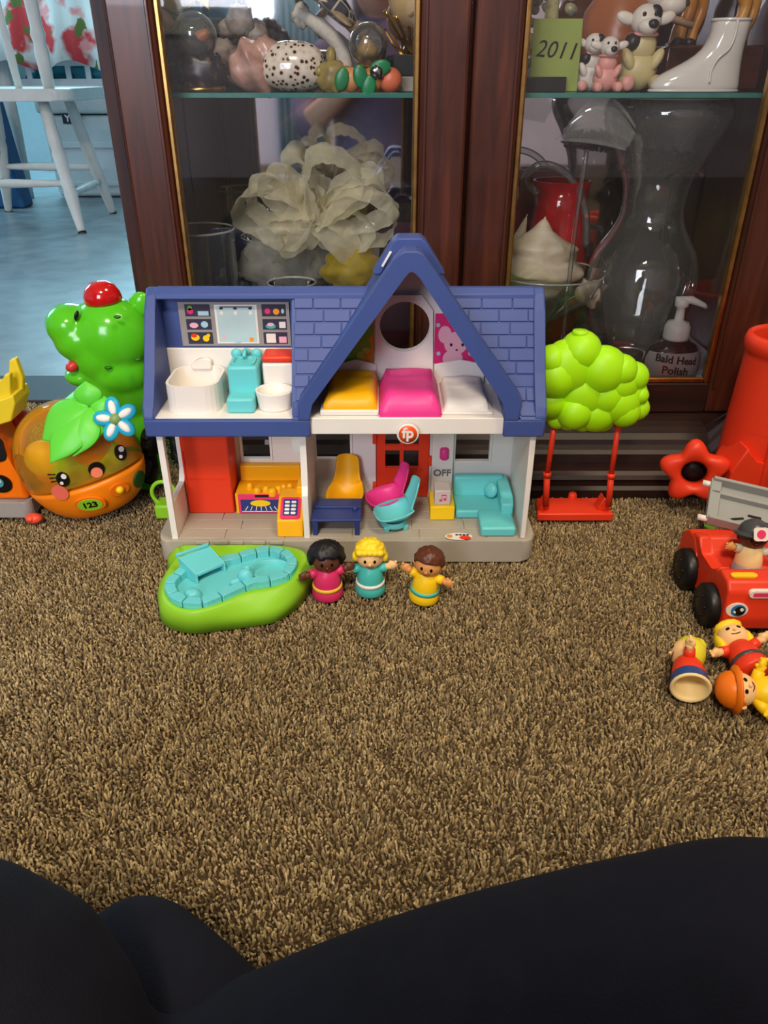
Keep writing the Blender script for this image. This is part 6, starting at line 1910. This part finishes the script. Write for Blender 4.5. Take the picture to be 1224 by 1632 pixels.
b = MB(); b.tube(catmull([p + Vector(v) for v in ((.026, -.0200, .074), (.026, -.0200, .058), (.022, -.0198, .045), (.012, -.0200, .036), (.006, -.0202, .024), (.006, -.0212, .010))], 5), .0016, 8); part('flap_edge', b, bm_, boot)
b = MB(); b.tube([p + Vector((-.005 + .054 * math.cos(2 * PI * k / 36) * (1.0), .0205 * math.sin(2 * PI * k / 36), .0016)) for k in range(36)], .0016, 8, close=True); part('sole_edge', b, bm_, boot)
b = MB(); b.tube([p + Vector((.0265 + .0222 * math.cos(2 * PI * k / 30), .0195 * math.sin(2 * PI * k / 30), .0745)) for k in range(30)], .0018, 8, close=True); part('cuff', b, bm_, boot)

# ================================================================ KITCHEN beyond the doorway
ch = thing('kitchen_chair', 'white painted wooden spindle chair in the kitchen', 'chair', (-1.31, 3.09, -.004))
wp = mat('chair_white_paint', (216, 214, 208), rough=.4, var=.08, vscale=14)
b = MB(); b.prism(rrect(-1.56, -1.045, 2.885, 3.32, .06), 'z', .408, .446, .012, 3); part('seat', b, wp, ch)
feet = [(-1.072, 2.865), (-1.095, 3.30), (-1.535, 3.34), (-1.560, 2.88)]
tops = [(-1.165, 2.975), (-1.165, 3.215), (-1.44, 3.225), (-1.44, 2.975)]
fpts = []
for (fx, fy), (tx, ty) in zip(feet, tops):
    a = Vector((fx, fy, -.004)); c = Vector((tx, ty, .412)); d = c - a
    b = MB(); ts = [0, .04, .16, .30, .34, .38, .42, .60, .64, .68, .85, 1.0]; rs = [.013, .0145, .0185, .0235, .0205, .0245, .0205, .0245, .0200, .0235, .0205, .0175]
    b.tube([a + d * t for t in ts], rs, 14); lg = part('leg', b, wp, ch)
    b = MB(); b.tube([a + d * 0, a + d * .015], .0150, 12); part('foot_cap', b, pl_black, lg)
    fpts.append((a, d))
def rung(i, j, t): 
    b = MB(); p0 = fpts[i][0] + fpts[i][1] * t; p1 = fpts[j][0] + fpts[j][1] * t
    b.tube([p0, p0.lerp(p1, .2), p0.lerp(p1, .5), p0.lerp(p1, .8), p1], [.009, .012, .015, .012, .009], 12); part('rung', b, wp, ch)
rung(0, 1, .30); rung(2, 3, .30); rung(0, 3, .38); rung(1, 2, .42); rung(3, 2, .55)
for k, x in enumerate((-1.115, -1.215, -1.315, -1.415, -1.505)):
    b = MB(); big = k in (0, 4); r_ = .021 if big else .0125
    base_ = Vector((x, 2.925, .44)); top_ = Vector((x + (.02 if k == 0 else -.02 if k == 4 else 0), 2.84, 1.0))
    b.tube([base_.lerp(top_, t) for t in (0, .10, .2, .24, .28, .32, .5, .7, 1)], [r_ * v for v in (.85, 1.0, 1.12, .9, 1.15, .9, 1.1, 1.0, .85)], 12); part('spindle', b, wp, ch)
b = MB(); b.box(-1.56, -1.06, 2.815, 2.855, .98, 1.06, .012, 3); part('top_rail', b, wp, ch)
# table with a flowered cloth
tbk = thing('kitchen_table', 'kitchen table with white legs behind the chair', 'table', (-1.75, 3.95, -.004))
b = MB(); b.box(-2.55, -1.10, 3.58, 4.40, .715, .745, .005); part('table_top', b, wp, tbk)
for x, y in ((-2.45, 3.68), (-1.60, 3.72), (-2.45, 4.30), (-1.2, 4.30)):
    b = MB(); b.tube([(x, y, -.004), (x, y, .30), (x, y, .60), (x, y, .715)], [.020, .028, .024, .030], 14); part('leg', b, wp, tbk)
def floral():
    m = bpy.data.materials.new('floral_cloth'); m.use_nodes = True; nt = m.node_tree; bs = nt.nodes['Principled BSDF']; bs.inputs['Roughness'].default_value = .85
    tc = nt.nodes.new('ShaderNodeTexCoord')
    def blobs(scale, off, r0, r1):
        mp = nt.nodes.new('ShaderNodeMapping'); mp.inputs['Location'].default_value = off; mp.inputs['Scale'].default_value = scale; nt.links.new(tc.outputs['Object'], mp.inputs['Vector'])
        nz = nt.nodes.new('ShaderNodeTexNoise'); nz.inputs['Scale'].default_value = 2.2; nz.inputs['Detail'].default_value = 3; nt.links.new(mp.outputs[0], nz.inputs['Vector'])
        ad = nt.nodes.new('ShaderNodeVectorMath'); ad.operation = 'MULTIPLY_ADD'; ad.inputs[1].default_value = (.7, .7, .7); nt.links.new(nz.outputs['Color'], ad.inputs[0]); nt.links.new(mp.outputs[0], ad.inputs[2])
        v = nt.nodes.new('ShaderNodeTexVoronoi'); v.voronoi_dimensions = '3D'; v.inputs['Scale'].default_value = 1; nt.links.new(ad.outputs[0], v.inputs['Vector'])
        r = nt.nodes.new('ShaderNodeValToRGB'); r.color_ramp.elements[0].position = r0; r.color_ramp.elements[1].position = r1; r.color_ramp.elements[0].color = (1, 1, 1, 1); r.color_ramp.elements[1].color = (0, 0, 0, 1); nt.links.new(v.outputs['Distance'], r.inputs['Fac']); return r.outputs['Color']
    def mix(fac, a, c):
        x = nt.nodes.new('ShaderNodeMix'); x.data_type = 'RGBA'; nt.links.new(fac, x.inputs[0])
        if isinstance(a, tuple): x.inputs[6].default_value = a
        else: nt.links.new(a, x.inputs[6])
        x.inputs[7].default_value = c; return x.outputs[2]
    c = mix(blobs((5, 5, 5), (.62, .1, .35), .34, .46), lin((216, 222, 220)), lin((196, 62, 66)))
    c = mix(blobs((13, 13, 8), (1.7, 2.1, .6), .24, .28), c, lin((92, 116, 56)))
    c = mix(blobs((9, 9, 9), (4.7, .1, 2.6), .14, .28), c, lin((226, 150, 150)))
    nt.links.new(c, bs.inputs['Base Color']); MATS['floral'] = m; return m
fl_m = floral()
b = MB(); N = 90; prf = []
for i in range(N + 1):
    x = -2.58 + 1.52 * i / N; prf.append((x, 3.555 + .014 * math.sin(i * .55) + .008 * math.sin(i * 1.3), .515 + .018 * math.sin(i * .42)))
vv = [(x, y, z) for x, y, z in prf] + [(x, 3.565 + (y - 3.565) * .6, .64) for x, y, z in prf] + [(x, 3.572, .748) for x, y, z in prf] + [(x, 4.42, .748) for x, y, z in prf]
ff = [(r * (N + 1) + i, r * (N + 1) + i + 1, (r + 1) * (N + 1) + i + 1, (r + 1) * (N + 1) + i) for r in range(3) for i in range(N)]
b.poly(vv, ff, smooth=True); o = single('floral_tablecloth', b, fl_m, 'white tablecloth with red flowers hanging behind the chair', 'tablecloth'); s_ = o.modifiers.new('thick', 'SOLIDIFY'); s_.thickness = .002
# cooler
cl = thing('cooler_box', 'pale grey cooler box on the kitchen floor', 'cooler', (-1.25, 3.95, -.004))
cw = mat('cooler_plastic', (196, 206, 206), rough=.45, var=.04)
b = MB(); b.prism([(-1.475, .0), (-1.01, .0), (-1.0, .33), (-1.49, .33)], 'y', 3.74, 4.12, .02, 3); part('tub', b, cw, cl)
b = MB(); b.box(-1.50, -.99, 3.725, 4.135, .335, .41, .015, 3); part('lid', b, cw, cl)
b = MB(); b.box(-1.47, -1.02, 3.729, 3.742, .20, .225, .004); b.box(-1.46, -1.03, 3.729, 3.742, .045, .065, .004); part('ridge', b, cw, cl)
b = MB(); q = P(108, 189, 3.738); b.m(plastic('label_navy', (28, 44, 66))); b.box(q.x - .022, q.x + .060, 3.732, 3.739, q.z - .020, q.z + .020, .002); b.m(pl_white); text_into(b, 'YE', .036, front(Vector((q.x + .010, 3.7315, q.z))), .0004, bold=.001); part('name_plate', b, None, cl, 'dark plate with white letters')
# laundry basket on the cooler
bk = thing('laundry_basket', 'white laundry basket with square holes on the cooler', 'basket', (-1.30, 3.93, .4105))
bw_ = mat('basket_plastic', (226, 234, 236), rough=.4, var=.03)
hs_ = []; xk = -1.585
while xk < -1.03:
    hs_.append([(xk, .466), (xk + .062, .466), (xk + .062, .514), (xk, .514)]); xk += .084
b = MB(); b.prism([(-1.60, .4110), (-1.0, .4110), (-.985, .545), (-1.615, .545)], 'y', 3.77, 3.776, holes=hs_); part('front_panel', b, bw_, bk)
b = MB(); b.prism([(-1.60, .4110), (-1.0, .4110), (-.985, .545), (-1.615, .545)], 'y', 4.08, 4.086, holes=hs_); part('back_panel', b, bw_, bk)
b = MB(); b.box(-1.612, -1.606, 3.777, 4.079, .412, .545); b.box(-.994, -.988, 3.777, 4.079, .412, .545); part('end_panels', b, bw_, bk)
b = MB(); b.box(-1.60, -1.0, 3.777, 4.079, .4108, .416); part('bottom', b, bw_, bk)
b = MB(); b.box(-1.625, -.975, 3.755, 3.778, .545, .562, .004); b.box(-1.625, -.975, 4.078, 4.10, .545, .562, .004); part('rim', b, bw_, bk)
b = MB(); lumpy(b, (-1.30, 3.93, .492), (.24, .12, .060), 5, .5, 3, 30, 18); single('folded_towels', b, mat('towel_teal', (70, 150, 170), rough=.9, var=.3, vscale=14), 'teal towels heaped in the laundry basket', 'towels')
# blue tote and white bin further left
b = MB(); b.hexa([(-1.66, 3.42, -.004), (-1.50, 3.42, -.004), (-1.50, 3.52, -.004), (-1.66, 3.52, -.004)], [(-1.74, 3.41, .40), (-1.54, 3.41, .40), (-1.54, 3.53, .40), (-1.74, 3.53, .40)], .012, 3); single('blue_tote', b, mat('tote_blue', (40, 92, 140), .6, var=.1), 'dark blue tote bag leaning beside the cooler', 'tote bag')
b = MB(); b.lathe([(0, 0), (.10, 0), (.125, .22), (.13, .22), (.13, .235), (.118, .235), (.095, .012), (0, .012)], 30, Matrix.Translation((-1.95, 3.30, -.004))); single('white_bin', b, bw_, 'small round white bin by the chair legs', 'bin')

# ================================================================ THE PERSON sitting behind the camera
per = thing('person', 'person in dark trousers sitting cross-legged on the carpet', 'person', (-.02, -.22, 0))
denim = mat('dark_cloth', (15, 15, 25), rough=.9, spec=.2, var=.15, vscale=60, bump=.25, bscale=700, sheen=.0)
shirt_m = mat('mauve_shirt', (98, 78, 104), rough=.9, var=.08, vscale=20, bump=.2, bscale=300)
skin_m = mat('skin', (198, 140, 112), rough=.5, sub=.1, var=.05)
hair_m = mat('brown_hair', (58, 40, 30), rough=.6, var=.2, vscale=60)
def limb(b, pts, rad, n=5, seg=18):
    q = catmull(pts, n); r = [v.x for v in catmull([Vector((x, 0, 0)) for x in rad], n)]
    b.tube(q, r, seg); b.ball(q[0], r[0], 16, 10); b.ball(q[-1], r[-1], 16, 10)
b = MB()
b.ball((-.02, -.24, .13), (.19, .15, .13), 26, 16)
# right leg: thigh out to the knee, shin back across
limb(b, [(.10, -.22, .13), (.24, -.05, .150), (.335, .105, .150)], [.105, .095, .082])
limb(b, [(.335, .105, .140), (.20, .172, .128), (.14, .178, .118), (.03, .190, .082), (-.064, .186, .058), (-.13, .165, .050)], [.084, .086, .085, .070, .054, .046])
# left leg
limb(b, [(-.14, -.22, .13), (-.27, -.03, .145), (-.315, .120, .140)], [.105, .092, .082])
limb(b, [(-.315, .125, .145), (-.200, .182, .124), (-.140, .130, .085), (-.09, .08, .065)], [.082, .076, .060, .048])
o = part('trousers', b, denim, per, 'near-black trousers'); remesh(o, .006, 12, .6)
b = MB(); limb(b, [(-.075, .195, .050), (-.110, .226, .058), (-.140, .252, .058), (-.152, .256, .054)], [.044, .040, .036, .030]); o = part('sock', b, denim, per, 'dark sock'); remesh(o, .004, 6, .5)
b = MB(); limb(b, [(-.02, -.26, .12), (-.02, -.27, .30), (-.02, -.27, .46), (-.02, -.26, .56)], [.165, .150, .165, .10], 5, 24)
for sx in (-1, 1):
    limb(b, [(-.02 + sx * .165, -.265, .53), (-.02 + sx * .235, -.215, .40), (-.02 + sx * .225, -.130, .345)], [.062, .052, .046])
o = part('shirt', b, shirt_m, per, 'mauve shirt'); remesh(o, .007, 8, .6)
b = MB(); b.tube([(-.02, -.26, .54), (-.02, -.255, .64)], .052, 16); b.ball((-.02, -.245, .745), (.076, .092, .110), 26, 18); b.ball((-.02, -.158, .735), (.013, .018, .020), 12, 8)
for sx in (-1, 1): b.ball((-.02 + sx * .078, -.245, .735), (.010, .020, .030), 12, 8)
# forearms and hands reaching up to the phone
for sx in (-1, 1):
    limb(b, [(-.02 + sx * .225, -.135, .345), (-.02 + sx * .150, -.090, .405), (-.005 + sx * .098, -.048, .462)], [.043, .036, .027])
    limb(b, [(-.005 + sx * .098, -.048, .462), (-.003 + sx * .086, -.040, .488)], [.030, .030])
o = part('skin', b, skin_m, per, 'head, neck and forearms'); remesh(o, .005, 6, .5)
b = MB()
for sx in (-1, 1):
    for k, L in enumerate((.030, .036, .035, .028)):
        z = .506 - .0165 * k; b.tube(catmull([(sx * .092, -.040, z - .006), (sx * .093, -.020, z - .004), (sx * (.088 - L * .2), -.0055, z), (sx * (.080 - L * .25), -.0035, z + .002)], 4), [.0085] * 8 + [.0078] * 4 + [.0068], 10)
    b.tube(catmull([(sx * .086, -.046, .492), (sx * .070, -.044, .508), (sx * .058, -.036, .514)], 4), [.0105] * 4 + [.0095] * 4 + [.008], 10)
part('fingers', b, skin_m, per)
b = MB(); b.ball((-.02, -.265, .775), (.088, .096, .100), 24, 16); b.ball((-.02, -.315, .69), (.085, .060, .130), 22, 14); part('hair', b, hair_m, per, 'brown hair'); 
b = MB()
for sx in (-1, 1): b.ball((-.02 + sx * .030, -.164, .762), (.011, .008, .008), 12, 8)
part('eyes', b, pl_eye, per); b = MB(); b.tube(catmull([(-.045, -.164, .695), (-.02, -.156, .690), (.005, -.164, .695)], 4), .004, 8); part('mouth', b, mat('lips', (160, 84, 78), .5), per)
ph = MB(); ph.m(pl_black); ph.prism(rrect(-.080, .080, .462, .538, .010), 'y', -.022, -.0135, .002, 2)
single("phone", ph, pl_black, 'black phone held up in both hands', 'phone')
